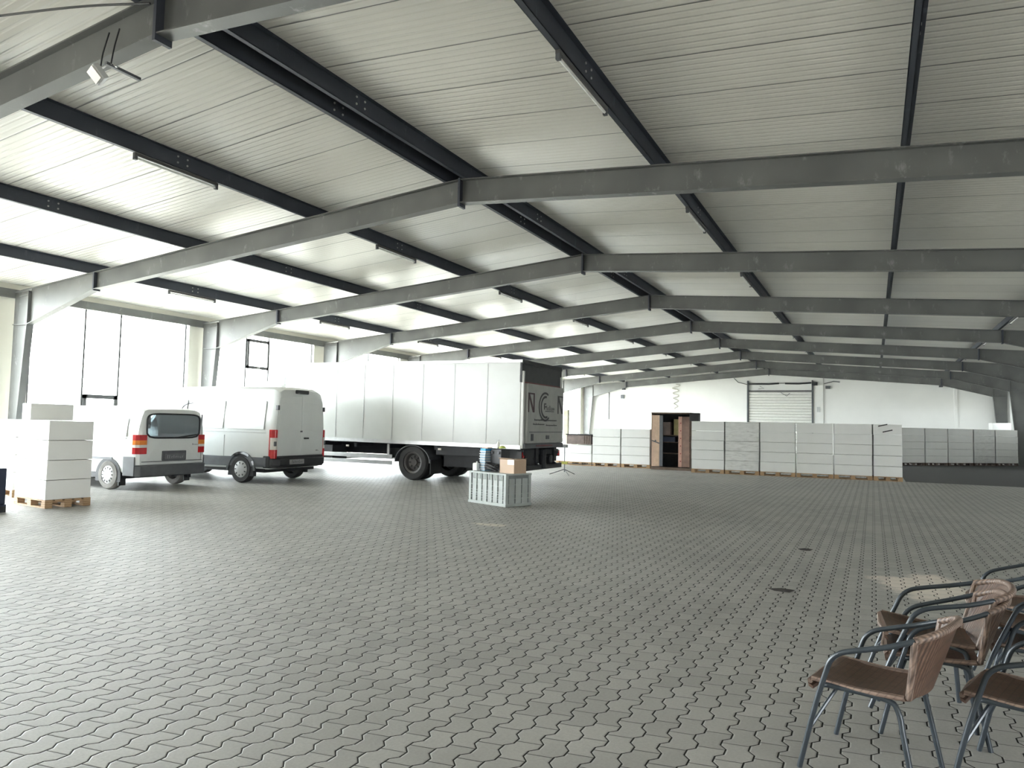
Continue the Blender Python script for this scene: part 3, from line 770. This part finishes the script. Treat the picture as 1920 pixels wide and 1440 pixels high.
        wheel(root, 3.38, s*1.12, .5, .28, s, M['rubber'], simple('dark_steel_rim', (.1, .095, .095), .5, .3), 8, deep=True); wheel(root, 3.38, s*.78, .5, .28, s, M['rubber'], M['clad'], 8, deep=True)
        wheel(root, 9.35, s*1.08, .5, .3, s, M['rubber'], M['hub'], 8, deep=True)
        b = MB(); n = 18; r0 = .57
        for k in range(n):
            a, c = PI*(.0+k/n), PI*((k+1)/n)
            p = [(3.38+r0*math.cos(a), .5+r0*math.sin(a)*.82), (3.38+r0*math.cos(c), .5+r0*math.sin(c)*.82), (3.38+(r0+.03)*math.cos(c), .5+(r0+.03)*math.sin(c)*.82), (3.38+(r0+.03)*math.cos(a), .5+(r0+.03)*math.sin(a)*.82)]
            b.prism([(q[0], s*.66, q[1]) for q in p], (0, s*.62, 0))
        b.build('mudguard', M['clad'], root, smooth=True)
        b = MB(); b.span((2.76, s*.7, .2), (2.79, s*1.26, .6)); b.build('mud_flap', M['black'], root)
    # cab
    cabp = [(8.45, .55), (8.45, 2.62), (8.6, 2.72), (9.9, 2.7), (10.25, 2.3), (10.42, 1.5), (10.45, .9), (10.4, .45)]
    b = MB(); b.prism([(q[0], -1.17, q[1]) for q in cabp], (0, 2.34, 0)); cab = b.build('cab', M['paint'], root, bevel=.05)
    b = MB(); b.prism([(9.98, -1.02, 2.55), (10.28, -1.02, 2.2), (10.43, -1.02, 1.45), (10.45, -1.02, 1.47), (10.30, -1.02, 2.22), (10.0, -1.02, 2.58)], (0, 2.04, 0)); b.build('windscreen', M['cabglass'], cab)
    for s in (-1, 1):
        b = MB(); b.prism([(8.9, s*1.165, 1.55), (10.2, s*1.165, 1.5), (10.1, s*1.165, 2.2), (9.85, s*1.165, 2.45), (8.9, s*1.165, 2.45)], (0, s*.012, 0)); b.build('side_window', M['cabglass'], cab)
        b = MB(); b.span((10.35, s*1.2, 1.6), (10.5, s*1.42, 2.3)); b.build('wing_mirror', M['black'], cab, bevel=.03)
        b = MB(); b.tube(smooth_path([(8.30, s*1.1, 2.5), (8.32, s*1.1, 2.95), (8.32, s*1.1, 3.22)], 4), .035, 8); b.build('intake_pipe', M['clad'], cab)
    b = MB(); b.prism([(8.62, -.95, 2.72), (9.8, -.95, 2.72), (9.75, -.95, 2.76), (8.7, -.95, 3.0), (8.62, -.95, 3.0)], (0, 1.9, 0)); b.build('roof_deflector', M['paint'], cab, bevel=.03)
    b = MB(); b.span((10.3, -1.15, .35), (10.5, 1.15, .75)); b.build('front_bumper', M['lightgrey'], cab, bevel=.04)
truck()

# ------------------------------------------------------------------ pallets and cartons
def make_pallet(L, W, loc, rz, label, mat='wood', group='wooden pallets'):
    root = thing('wooden_pallet', label, 'pallet', loc, rz, group)
    b = MB(); n = 5
    for i in range(n): b.span((-L/2, -W/2+i*(W-.12)/(n-1), .122), (L/2, -W/2+i*(W-.12)/(n-1)+.12, .144))
    for i in (-1, 0, 1): b.span((i*(L/2-.06)-.06, -W/2, .1), (i*(L/2-.06)+.06, W/2, .122))
    b.build('deck', M[mat], root)
    for i in (-1, 0, 1):
        for k in (-1, 0, 1):
            b = MB(); b.box((i*(L/2-.07), k*(W/2-.06), .061), (.14, .12, .078)); b.build('block', M[mat], root)
    for k in (-1, 0, 1):
        b = MB(); b.box((0, k*(W/2-.06), .011), (L, .12, .022)); b.build('skid', M[mat], root)
    return root
def make_carton(d, loc, rz, label, group, mat='carton'):
    b = MB(); b.span((-d[0]/2, -d[1]/2, .001), (d[0]/2, d[1]/2, d[2]-.008))
    o = b.build('carton', M[mat], None, bevel=.006); o.location = loc; o.rotation_euler = (0, 0, rz)
    return tag(o, label, 'carton', group)
LV = {4: ['bottom', 'second', 'third', 'top'], 5: ['bottom', 'second', 'middle', 'fourth', 'top'], 3: ['bottom', 'middle', 'top'], 2: ['bottom', 'top'], 6: ['bottom', 'second', 'third', 'fourth', 'fifth', 'top']}
def make_stack(cx, cy, rz, L, W, n, h, where, group, jitter=.006, z0=.144, pal='wood', clabel=None):
    make_pallet(L, W, (cx, cy, 0), rz, 'wooden pallet under the '+where, pal, 'pallets under the '+group)
    res = []
    for i in range(n):
        ox, oy = random.uniform(-jitter, jitter), random.uniform(-jitter, jitter)
        res.append(make_carton((L-.012, W-.012, h), (cx+ox, cy+oy, z0+i*h), rz, 'white carton, %s one of the %s' % (LV[n][i], where), 'white cartons of the '+group))
    return res

# left stack by the picture edge
def loc2(o, rz, u, v): return (o[0]+math.cos(rz)*u-math.sin(rz)*v, o[1]+math.sin(rz)*u+math.cos(rz)*v)
rz = -.108; o = (-12.675, 7.25)
c = loc2(o, rz, -.588, .375)
st = make_stack(c[0], c[1], rz, 1.175, .75, 4, .343, 'stack right of the navy box', 'left stacks')
b = MB(); b.span((.02, -.3745, .17), (.2, -.3715, .29)); b.span((.02, -.3742, .07), (.2, -.3715, .17)); b.build('shipping_label', M['paper'], st[3])
make_carton((.33, .72, .305), (*loc2(o, rz, -.92, .37), 1.517), rz, 'small white carton lying on top of the left stack', 'white cartons of the left stacks')
c2 = loc2((-14.845, 7.866), -.2, -.6, .4)
make_stack(c2[0], c2[1], -.2, 1.2, .8, 4, .343, 'stack cut by the left picture edge', 'left stacks')
# navy box on its own dark base, at the picture edge
nb = thing('plastic_box', 'navy blue box at the left picture edge', 'box', (-13.06, 6.43, 0), -.1)
b = MB(); b.span((-.34, -.24, .13), (.34, .24, .72)); b.build('box_body', M['navy'], nb, bevel=.012)
b = MB(); b.span((-.35, -.25, 0), (.35, .25, .1)); b.build('box_foot', M['chassis'], nb)
b = MB(); b.span((-.35, -.25, .1), (.35, .25, .13)); b.build('rim', M['navy'], nb)

# front row, right half
RW = .07; ro = (.859, 26.80); u = 0
labs = ['stack at the right end of the front row', 'second stack from the right in the front row', 'third stack from the right in the front row', 'third stack right of the wardrobe', 'second stack right of the wardrobe', 'stack directly right of the wardrobe']
for i, w in enumerate((.86, 1.165, 1.165, 1.165, 1.165, 1.165)):
    c = loc2(ro, RW, -(u+w/2), .4); u += w+.035
    st = make_stack(c[0], c[1], RW, w, .8, 5, .35, labs[i], 'front row')
    if i == 0:
        s = MB(); s.span((-.28, -.408, .14), (.1, -.402, .34)); pl = s.build('paper_sign', M['paper'], st[4])
        s = MB(); R = Matrix.Rotation(math.radians(12), 3, 'Y'); R2 = Matrix.Rotation(math.radians(-14), 3, 'Y'); s.box((-.14, -.411, .31), (.28, .006, .035), R=R2); s.box((.0, -.411, .12), (.3, .006, .035), R=R2); s.build('black_tape', M['ink'], st[4])
    if i == 4:
        s = MB(); w2 = w/2+.01; s.span((-w2, -.415, .15), (w2, -.411, 1.9)); s.span((-w2, -.415, .15), (-w2+.004, .41, 1.9)); s.span((w2-.004, -.415, .15), (w2, .41, 1.9))
        f = s.build('stretch_wrap', M['film']); f.location = (c[0], c[1], 0); f.rotation_euler = (0, 0, RW); tag(f, 'clear stretch film round the second stack right of the wardrobe', 'film', 'stretch film round carton stacks')
# left half of the row, left of the wardrobe
RL = .052; ro = (-7.879, 27.50); u = 0
labs = ['stack directly left of the wardrobe', 'second stack left of the wardrobe', 'pale stack under the brown boards']
for i, w in enumerate((1.17, 1.17, .95)):
    c = loc2(ro, RL, -(u+w/2), .4); u += w+.04
    st = make_stack(c[0], c[1], RL, w, .8, 4 if i < 2 else 2, .353, labs[i], 'left half of the row')
    if i == 2:
        bb = thing('board_stack', 'flat brown wooden case on the pale cartons behind the truck', 'case', (c[0]-.05, c[1], .85), RL)
        s = MB(); s.span((-.55, -.42, .02), (.5, .42, .40)); s.build('case_body', M['brownboard'], bb, bevel=.01)
        s = MB(); s.span((-.58, -.45, .40), (.53, .45, .44)); s.build('case_lid', M['chassis'], bb)
        s = MB(); 
        for q in (.2, .3, .4): s.span((q, -.43, .05), (q+.04, -.42, .38))
        s.build('case_batten', M['wardrobe'], bb)
        u += .0
for i in range(2):
    c = loc2(ro, RL, -(u+.6+i*1.25), .7)
    make_stack(c[0], c[1], RL, 1.2, .8, 2, .353, ('pale stack behind the tripod stand', 'pale stack hidden behind the truck tail')[i], 'left half of the row')
# far row on the dark floor
fr_ = [(1.20, 40.1), (1.95, 41.05), (2.85, 42.15), (3.95, 43.3), (5.10, 44.4), (6.25, 45.5)]
FA = math.atan2(45.634-40.139, 6.954-1.275)
pf = (1.275, 40.25); u = 0
labs = ['left end of the far row', 'second stack from the left in the far row', 'third stack from the left in the far row', 'film wrapped stack in the far row', 'right end stack in the far row']
for i, w in enumerate((1.43, 1.43, 1.65, 1.43, 1.55)):
    c = loc2(pf, FA, u+w/2, .4); u += w+.06
    make_stack(c[0], c[1], FA, w, .8, 5, .35, labs[i] if i else 'stack at the left end of the far row', 'far row', pal='wardrobe')
    if i == 3:
        s = MB(); w2 = w/2+.012; s.span((-w2, -.417, .12), (w2, -.413, 1.9)); s.span((-w2, -.417, .12), (-w2+.004, .41, 1.9)); s.span((w2-.004, -.417, .12), (w2, .41, 1.9))
        f = s.build('stretch_wrap', M['film']); f.location = (c[0], c[1], 0); f.rotation_euler = (0, 0, FA); tag(f, 'shiny stretch film round the wrapped stack in the far row', 'film', 'stretch film round carton stacks')
# cartons stored behind the far row near the right columns
make_carton((1.0, .8, .95), (6.45, 48.5, 0), .1, 'tall white carton standing behind the far row by the last right column', 'cartons behind the far row')
make_carton((1.0, .8, .95), (6.45, 48.5, .95), .1, 'white carton on top of another, behind the far row by the last right column', 'cartons behind the far row')
make_carton((.9, .8, .4), (6.42, 48.5, 1.9), .1, 'topmost white carton showing over the far row by the last right column', 'cartons behind the far row')

# ------------------------------------------------------------------ wardrobe with open doors
wd = thing('wardrobe', 'tall brown wooden wardrobe with open doors between the white carton stacks', 'wardrobe', (-6.96, 27.15, 0), 0)
W2, D, Hh = .755, .8, 2.17
for s in (-1, 1):
    b = MB(); b.span((s*W2-.02, 0, .06), (s*W2+.02, D, Hh)); b.build('side_panel', M['wardrobe'], wd)
b = MB(); b.span((-W2-.02, -.02, Hh), (W2+.02, D, Hh+.05)); b.build('top_panel', M['wardrobe'], wd)
b = MB(); b.span((-W2-.02, -.02, 0), (W2+.02, D, .1)); b.build('plinth', M['wardrobe'], wd)
b = MB(); b.span((-W2, D-.02, .1), (W2, D, Hh)); b.build('back_panel', M['chassis'], wd)
for z in (.62, 1.05, 1.32):
    b = MB(); b.span((-W2+.02, .15, z), (W2-.02, D-.02, z+.025)); b.build('shelf', M['wardrobe'], wd)
# left door folded open flat, right door standing ajar with studded edge
b = MB(); b.box((-.58, -.06, 1.12), (.30, .03, 1.98)); d = b.build('door', M['peach'], wd)
b = MB()
for i in range(5): b.box((-.70+i*.06, -.077, 1.12), (.004, .004, 1.96))
b.build('plank_line', M['wardrobe'], d)
b = MB(); b.bar((-.72, -.09, 1.12), (-.43, -.09, 1.02), .02, .04); b.box((-.58, -.095, 1.12), (.05, .02, .05)); b.build('latch', M['clad'], d)
b = MB(); b.box((-.365, -.05, 1.12), (.13, .05, 1.96)); b.build('felt_seal', M['clad'], d)
b = MB(); b.box((.39, -.12, 1.1), (.13, .05, 1.92)); d = b.build('door', M['pinkwood'], wd)
b = MB(); b.bar((.46, -.12, 1.1), (.72, -.02, 1.1), .03, 1.92); b.build('door_face', simple('mid_brown_wood', (.21, .13, .10), .5, 0, .15, 4), d)
b = MB()
for i in range(6): b.cyl((.41, -.15, .36+i*.29), (.41, -.135, .36+i*.29), .026, 10)
b.build('studs', simple('dark_red_stud', (.2, .05, .04), .4), d)
for i, (x, z, w, h, m, lab) in enumerate(((.2, 1.35, .3, .62, 'ochre', 'ochre card box on the upper wardrobe shelf'), (-.25, 1.35, .35, .5, 'brownboard', 'brown box on the upper wardrobe shelf'), (-.15, 1.08, .5, .2, 'navy', 'dark box on the middle wardrobe shelf'), (.28, 1.08, .1, .12, 'whiteplastic', 'small white item on the middle wardrobe shelf'))):
    b = MB(); b.span((-w/2, -.16, 0), (w/2, .16, h)); q = b.build('storage_box', M[m], None, bevel=.006); q.location = (-6.96+x, 27.53, z if z > 1.2 else 1.076); q.location.z = 1.346 if z > 1.2 else 1.076; tag(q, lab, 'box')
b = MB(); b.span((0, 0, 0), (.34, .4, .30)); q = b.build('black_box', M['black'], None, bevel=.01); q.location = (-6.10, 26.5, 1.895); q.rotation_euler = (0, 0, RW); tag(q, 'black box on the carton stack at the right side of the wardrobe', 'box')

# ------------------------------------------------------------------ grey container with things on it
cz = -.36; co = (-6.391, 12.308); CL, CW, CH = 1.144, .685, .645
cc = loc2(co, cz, -CL/2, CW/2)
ct = thing('bulk_container', 'grey ribbed plastic container standing alone in front of the truck', 'container', (*cc, 0), cz)
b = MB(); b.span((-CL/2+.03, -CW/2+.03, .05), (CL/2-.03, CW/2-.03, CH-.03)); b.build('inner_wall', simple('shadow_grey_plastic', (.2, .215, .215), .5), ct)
b = MB(); b.span((-CL/2-.012, -CW/2-.012, 0), (CL/2+.012, CW/2+.012, .06)); b.build('base_rim', M['greyplastic'], ct, bevel=.008)
b = MB(); b.span((-CL/2-.008, -CW/2-.008, CH-.035), (CL/2+.008, CW/2+.008, CH)); b.build('lid', M['greyplastic'], ct, bevel=.006)
for x in (-1, 1):
    for y in (-1, 1):
        b = MB(); b.span((x*(CL/2-.035)-.035, y*(CW/2-.035)-.035, .05), (x*(CL/2-.035)+.035, y*(CW/2-.035)+.035, CH-.03)); b.build('corner_post', M['greyplastic'], ct, bevel=.006)
for s in (-1, 1):
    b = MB(); n = 6
    for i in range(n):
        x0 = -CL/2+.115+i*.162
        b.span((x0, s*(CW/2-.032), .05), (x0+.118, s*(CW/2-.004), .50))
        for q in range(3): b.span((x0+q*.044, s*(CW/2-.032), .50), (x0+q*.044+.026, s*(CW/2-.004), CH-.03))
    for z in (.12, .17, .22, .27, .38): b.span((-CL/2+.06, s*(CW/2-.03), z), (CL/2-.06, s*(CW/2+.001), z+.012))
    b.build('ribbed_panel', M['greyplastic'], ct)
    b = MB()
    for i in range(3):
        y0 = -CW/2+.09+i*.175
        b.span((s*(CL/2-.032), y0, .05), (s*(CL/2-.004), y0+.15, CH-.1))
    for z in (.15, .24, .42): b.span((s*(CL/2-.03), -CW/2+.06, z), (s*(CL/2+.001), CW/2-.06, z+.012))
    b.build('end_panel', M['greyplastic'], ct)
def onbox(u, v): return loc2(co, cz, u-CL, v)
# white canister
p = onbox(.07, .12); q = thing('white_canister', 'small white canister at the left corner of the grey container', 'canister', (*p, CH))
b = MB(); b.span((-.06, -.05, 0), (.06, .05, .16)); b.build('canister_body', M['whiteplastic'], q, bevel=.02)
b = MB(); b.cyl((.02, 0, .16), (.02, 0, .19), .018, 12); b.build('cap', M['whiteplastic'], q)
# stack of folded crates
cr0 = None
for i in range(8):
    p = onbox(.20, .30); z = CH+i*.052
    if cr0 is None:
        cr0 = thing('folding_crate', 'folded blue grey crate, bottom one of the stack on the grey container', 'crate', (*p, z), cz, 'folded crates stacked on the container')
        b = MB(); b.span((-.08, -.12, .0), (.08, .12, .03)); b.build('crate_base', M['bluecrate'], cr0)
        b = MB(); b.span((-.092, -.13, .03), (.092, .13, .049)); b.build('crate_rim', M['lightgrey'], cr0)
    else:
        dup(cr0, (p[0]+random.uniform(-.008, .008), p[1]+random.uniform(-.008, .008), z), cz+random.uniform(-.05, .05), 'folded blue grey crate, %s from the bottom on the grey container' % ORD[i])
p = onbox(.20, .30); b = MB(); b.span((-.08, -.11, 0), (.08, .11, .045)); q = b.build('blue_box', M['bluelabel']); q.location = (*p, CH+8*.052); q.rotation_euler = (0, 0, cz); tag(q, 'flat bright blue pack on top of the folded crates', 'pack')
b = MB(); b.span((-.07, -.08, 0), (.08, .08, .02)); q = b.build('cardboard_sheet', M['cartontop']); q.location = (*p, CH+8*.052+.046); q.rotation_euler = (0, 0, cz+.2); tag(q, 'small brown card sheet on the bright blue pack', 'card')
# black case
p = onbox(.475, .42); bc = thing('black_case', 'black case standing on the grey container behind the cables', 'case', (*p, CH), cz)
b = MB(); b.span((-.165, -.11, 0), (.165, .11, .455)); b.build('case_body', M['black'], bc, bevel=.012)
b = MB(); b.tube(smooth_path([(-.06, -.02, .455), (-.05, -.02, .48), (.05, -.02, .48), (.06, -.02, .455)], 4), .008, 6); b.build('handle', M['clad'], bc)
for x in (-.1, .1):
    b = MB(); b.span((x-.02, -.14, .36), (x+.02, -.129, .41)); b.build('catch', M['clad'], bc)
p = onbox(.41, .42); q = thing('spray_bottle', 'pale spray bottle on the black case', 'bottle', (*p, CH+.47))
b = MB(); b.lathe([(0, 0), (.035, 0), (.035, .09), (.015, .13), (.013, .15), (0, .15)], 16); b.build('bottle_body', M['whiteplastic'], q, smooth=True)
b = MB(); b.span((-.05, -.01, .15), (.02, .01, .18)); b.bar((-.03, 0, .15), (-.05, 0, .1), .012, .012); b.build('spray_head', M['lightgrey'], q)
p = onbox(.545, .42); b = MB(); b.lathe([(0, 0), (.075, 0), (.07, .02), (.04, .045), (0, .055)], 14); q = b.build('folded_cloth', M['yellowgreen'], None, smooth=True); q.location = (*p, CH+.475); tag(q, 'yellow green cloth lying on the black case', 'cloth')
# coil of cable
cb = MB(); pts = []
for i in range(64):
    a = i*.55; r = .12+.05*math.sin(i*1.3); pts.append((r*1.3*math.cos(a), r*.6*math.sin(a), .012+.075*(i/64)+.03*abs(math.sin(a*.5))))
cb.tube(smooth_path([Vector((a[0]*.85, a[1]*.85, a[2]*1.6)) for a in pts], 3), .011, 6); p = onbox(.51, .155); q = cb.build('cable_coil', M['cable'], None, smooth=True); q.location = (*p, CH); q.rotation_euler = (0, 0, cz); tag(q, 'messy coil of black cable in front of the black case', 'cable')
# open cardboard box
p = onbox(.945, .36); q = thing('cardboard_box', 'open brown cardboard box at the right end of the grey container', 'box', (*p, CH), cz+.05)
b = MB(); b.span((-.2, -.17, 0), (.2, .17, .01)); 
for s in (-1, 1): b.span((-.2, s*.17-.004, 0), (.2, s*.17+.004, .27)); b.span((s*.2-.004, -.17, 0), (s*.2+.004, .17, .27))
b.build('box_walls', M['cartontop'], q)
b = MB(); b.bar((-.2, -.19, .285), (.2, -.19, .285), .06, .006, up=(0, .4, 1)); b.bar((.22, -.15, .285), (.22, .15, .285), .05, .006, up=(-.3, 0, 1)); b.build('flap', M['cartontop'], q)
b = MB(); b.span((-.18, -.15, .05), (.18, .15, .255)); b.build('packing', M['whiteplastic'], q)
b = MB(); b.span((.02, -.178, .17), (.2, -.174, .27)); b.build('tape', M['whiteplastic'], q)
# tripod stand right of the truck
tp = thing('tripod_stand', 'slim tripod stand with grey head right of the truck tail', 'stand', (-9.06, 21.6, 0))
b = MB(); b.cyl((0, 0, .1), (0, 0, .92), .014, 10); b.build('pole', M['clad'], tp)
for a in (-20, 100, 220):
    b = MB(); x, y = math.cos(math.radians(a-30)), math.sin(math.radians(a-30)); b.tube([(0, 0, .19), (x*.5, y*.5, .012)], .012, 8); b.build('leg', M['black'], tp)
b = MB(); b.box((-.02, 0, .95), (.24, .1, .1)); b.build('head', M['plate'], tp, bevel=.015)
b = MB(); b.box((0, 0, .40), (.22, .06, .08)); b.build('clamp', M['yellow'], tp, bevel=.01)
b = MB(); b.tube([(-.1, 0, .9), (-.1, 0, .62), (.0, 0, .6)], .008, 6); b.tube([(-.03, 0, .85), (.0, 0, .65)], .008, 6); b.build('brace', M['alu'], tp)
b = MB(); b.tube([(.1, 0, .38), (.8, .6, .36)], .015, 6); b.build('arm', M['plate'], tp)
pc = MB(); pc.span((-.1, -.1, 0), (.1, .1, 2.35)); q = pc.build('cardboard_tube', simple('cream_card', (.6, .58, .44), .7)); q.location = (-12.35, 29.6, 0); tag(q, 'tall cream upright post behind the truck tail', 'post')

# floor litter
for x, y, sx, sy, lab in ((-.83, 10.38, .1, .04, 'dark scrap on the pavers, farther of the two'), (-.83, 7.63, .13, .05, 'dark scrap on the pavers, nearer of the two')):
    b = MB(); b.add([(-sx, 0, .012), (-sx*.2, sy, .004), (sx, sy*.3, .02), (sx*.6, -sy, .004), (-sx*.5, -sy*.8, .003), (0, 0, .03)], [(0, 1, 5), (1, 2, 5), (2, 3, 5), (3, 4, 5), (4, 0, 5), (4, 3, 2, 1, 0)])
    q = b.build('litter_scrap', M['leaf']); q.location = (x, y, 0); tag(q, lab, 'litter', 'scraps on the floor')

# ------------------------------------------------------------------ bistro chairs
def make_chair(loc, rz, label):
    root = thing('bistro_chair', label, 'chair', loc, rz, 'wicker bistro chairs at the right')
    r = .0125
    for s in (-1, 1):
        b = MB(); b.tube(smooth_path([(.245, s*.255, 0), (.175, s*.255, .29), (.125, s*.256, .46)], 5), r, 10); b.build('leg', M['tubeframe'], root, smooth=True)
    for s in (-1, 1):
        b = MB(); b.tube(smooth_path([(-.25, s*.235, 0), (-.20, s*.222, .25), (-.175, s*.21, .36), (-.12, s*.205, .40), (.1, s*.22, .405), (.14, s*.235, .405)], 5), r, 10); b.build('leg', M['tubeframe'], root, smooth=True)
    half = [(.125, .256, .46), (.10, .257, .53), (.055, .258, .575), (-.02, .259, .605), (-.14, .257, .645), (-.25, .235, .69)]
    for s in (-1, 1):
        b = MB(); b.tube(smooth_path([(x, s*y, z) for x, y, z in half], 5), r, 10); b.build('armrest', M['tubeframe'], root, smooth=True)
    rail = [(-.25, .235, .69), (-.315, .19, .72), (-.35, .12, .74), (-.365, 0, .748), (-.35, -.12, .74), (-.315, -.19, .72), (-.25, -.235, .69)]
    b = MB(); b.tube(smooth_path(rail, 5), .017, 10); b.build('top_rail', M['wickerlite'], root, smooth=True)
    # back panel, curved sheet with thickness
    b = MB(); nu, nv = 16, 8; top = smooth_path(rail, 8); front = []; back = []
    for j in range(nv+1):
        t = j/nv
        for i in range(nu+1):
            f = i/nu; k = f*(len(top)-1); a = top[int(k)] if int(k) >= len(top)-1 else top[int(k)].lerp(top[int(k)+1], k-int(k))
            w = .20*(1-2*f); bot = Vector((-.215-.04*(1-(2*f-1)**2), w, .425))
            q = a.lerp(bot, t); front.append(q+Vector((.006, 0, 0))); back.append(q-Vector((.006, 0, 0)))
    n = len(front); fs = []
    W_ = nu+1
    for j in range(nv):
        for i in range(nu):
            a = j*W_+i; fs.append((a, a+1, a+1+W_, a+W_)); fs.append((n+a, n+a+W_, n+a+1+W_, n+a+1))
    for j in range(nv):
        for i in (0, nu): a = j*W_+i; fs.append((a, a+W_, n+a+W_, n+a))
    for i in range(nu):
        for j in (0, nv): a = j*W_+i; fs.append((a, a+1, n+a+1, n+a))
    b.add(front+back, fs); b.build('backrest', M['wicker'], root, smooth=True)
    for s in (-1, 1):
        b = MB(); b.tube([(-.25, s*.235, .69), (-.235, s*.22, .56), (-.215, s*.202, .425)], .015, 8); b.build('back_edge', M['wickerlite'], root, smooth=True)
    # seat: dished woven panel, front edge rolled down
    b = MB(); prof = [(-.22, .432), (-.17, .422), (-.05, .414), (.08, .416), (.17, .426), (.205, .424), (.222, .408), (.22, .388), (.2, .38)]
    us = [-1, -.6, -.2, .2, .6, 1]; vs = []; fs = []
    for (x, z) in prof:
        for u_ in us: vs.append((x, u_*(.205+.012*(x+.2)), z-.012*(1-u_*u_)*(1 if x < .15 else .2)))
    m = len(us)
    for i in range(len(prof)-1):
        for k in range(m-1): fs.append((i*m+k, i*m+k+1, (i+1)*m+k+1, (i+1)*m+k))
    nn = len(vs); vs += [(x-.004, y, z-.014) for x, y, z in vs]; fs += [tuple(q+nn for q in f)[::-1] for f in fs]
    for k in range(m-1):
        for i in (0, len(prof)-1): fs.append((i*m+k, i*m+k+1, nn+i*m+k+1, nn+i*m+k))
    for i in range(len(prof)-1):
        for k in (0, m-1): fs.append((i*m+k, (i+1)*m+k, nn+(i+1)*m+k, nn+i*m+k))
    b.add(vs, fs); b.build('seat', M['wicker'], root, smooth=True)
    for s in (-1, 1):
        b = MB(); b.tube([(-.2, s*.207, .424), (0, s*.21, .412), (.2, s*.212, .418)], .013, 8); b.build('seat_edge', M['wickerlite'], root, smooth=True)
    b = MB(); b.tube([(.21, -.21, .40), (.225, 0, .398), (.21, .21, .40)], .012, 8); b.build('front_edge', M['wickerlite'], root, smooth=True)
    b = MB(); b.tube(smooth_path([(.2, .255, .19), (.12, .12, .36), (.1, 0, .385), (.12, -.12, .36), (.2, -.255, .19)], 5), .009, 8); b.build('stretcher', M['tubeframe'], root, smooth=True)
    return root
rad = math.radians
ch = make_chair((-.022, 3.914, 0), rad(164.3), 'nearest brown wicker chair, standing alone at the left of the group')
dup(ch, (.263, 4.615, 0), rad(180.9), 'lower wicker chair of the stacked pair behind the nearest chair')
u_ = dup(ch, (.197, 4.624, .097), rad(184.3), 'upper wicker chair of the stacked pair behind the nearest chair'); u_.rotation_euler = (0, -.123, rad(184.3))
dup(ch, (.62, 4.06, 0), rad(162), 'wicker chair cut by the lower right picture corner')
dup(ch, (.83, 5.08, 0), rad(172), 'lower wicker chair of the stacked pair at the right picture edge')
u_ = dup(ch, (.765, 5.09, .097), rad(175), 'upper wicker chair of the stacked pair at the right picture edge'); u_.rotation_euler = (0, -.123, rad(175))
dup(ch, (.82, 6.2, 0), rad(176), 'farthest wicker chair, only its armrest showing at the right edge')

# ------------------------------------------------------------------ daylight
w = bpy.data.worlds.new('sky'); scene.world = w; w.use_nodes = True
bg = w.node_tree.nodes['Background']; bg.inputs[0].default_value = (.93, .97, 1.0, 1); bg.inputs[1].default_value = 9.0
def portal(loc, rot, sx, sy):
    l = bpy.data.lights.new('sky_portal', 'AREA'); l.shape = 'RECTANGLE'; l.size = sx; l.size_y = sy; l.cycles.is_portal = True
    o = bpy.data.objects.new('sky_portal', l); C.objects.link(o); o.location = loc; o.rotation_euler = rot
portal((XL-.2, 23, 2.5), (0, -PI/2, 0), 5.0, 60)          # left glazing, facing +x
portal(((XL+xo)/2, Y0-.2, 2.15), (-PI/2, 0, PI), xo-XL, 4.0)   # open gate in the gable behind the camera
portal((XRT+.2, -2.75, 1.4), (0, PI/2, 0), 2.8, 3.5)  # sky through the added opening in the right wall, brightens the right side
portal((XRT+.2, 48.5, 2.9), (0, PI/2, 0), 1.0, 2.6)
sl = bpy.data.lights.new('sun', 'SUN'); sl.energy = 6; sl.angle = .01; sl.color = (1, .96, .88)
so = bpy.data.objects.new('sun', sl); C.objects.link(so); so.rotation_euler = (0, math.radians(28), 0)

# ------------------------------------------------------------------ camera
F, yaw, pitch, roll = 1323.6731, .4733, .0583, .0208
def camera():
    fw = Vector((-math.sin(yaw)*math.cos(pitch), math.cos(yaw)*math.cos(pitch), math.sin(pitch)))
    r = Vector((math.cos(yaw), math.sin(yaw), 0)); u = r.cross(fw)
    c, s = math.cos(roll), math.sin(roll)
    r2 = r*c+u*s; u2 = u*c-r*s
    m = Matrix((r2, u2, -fw)).transposed().to_4x4(); m.translation = (0, 0, 1.6)
    cd = bpy.data.cameras.new('camera'); cd.sensor_width = 36; cd.lens = F*36/1920; cd.clip_start = .05; cd.clip_end = 300
    o = bpy.data.objects.new('camera', cd); C.objects.link(o); o.matrix_world = m; scene.camera = o
camera()

vs_ = scene.view_settings
vs_.view_transform = 'Standard'; vs_.look = 'None'; vs_.gamma = 1; vs_.use_curve_mapping = False; vs_.exposure = 2.05
cy = scene.cycles
cy.max_bounces = 7; cy.diffuse_bounces = 5; cy.glossy_bounces = 3; cy.transmission_bounces = 4; cy.transparent_max_bounces = 8
cy.sample_clamp_indirect = 8; cy.caustics_reflective = False; cy.caustics_refractive = False
cy.use_denoising = True
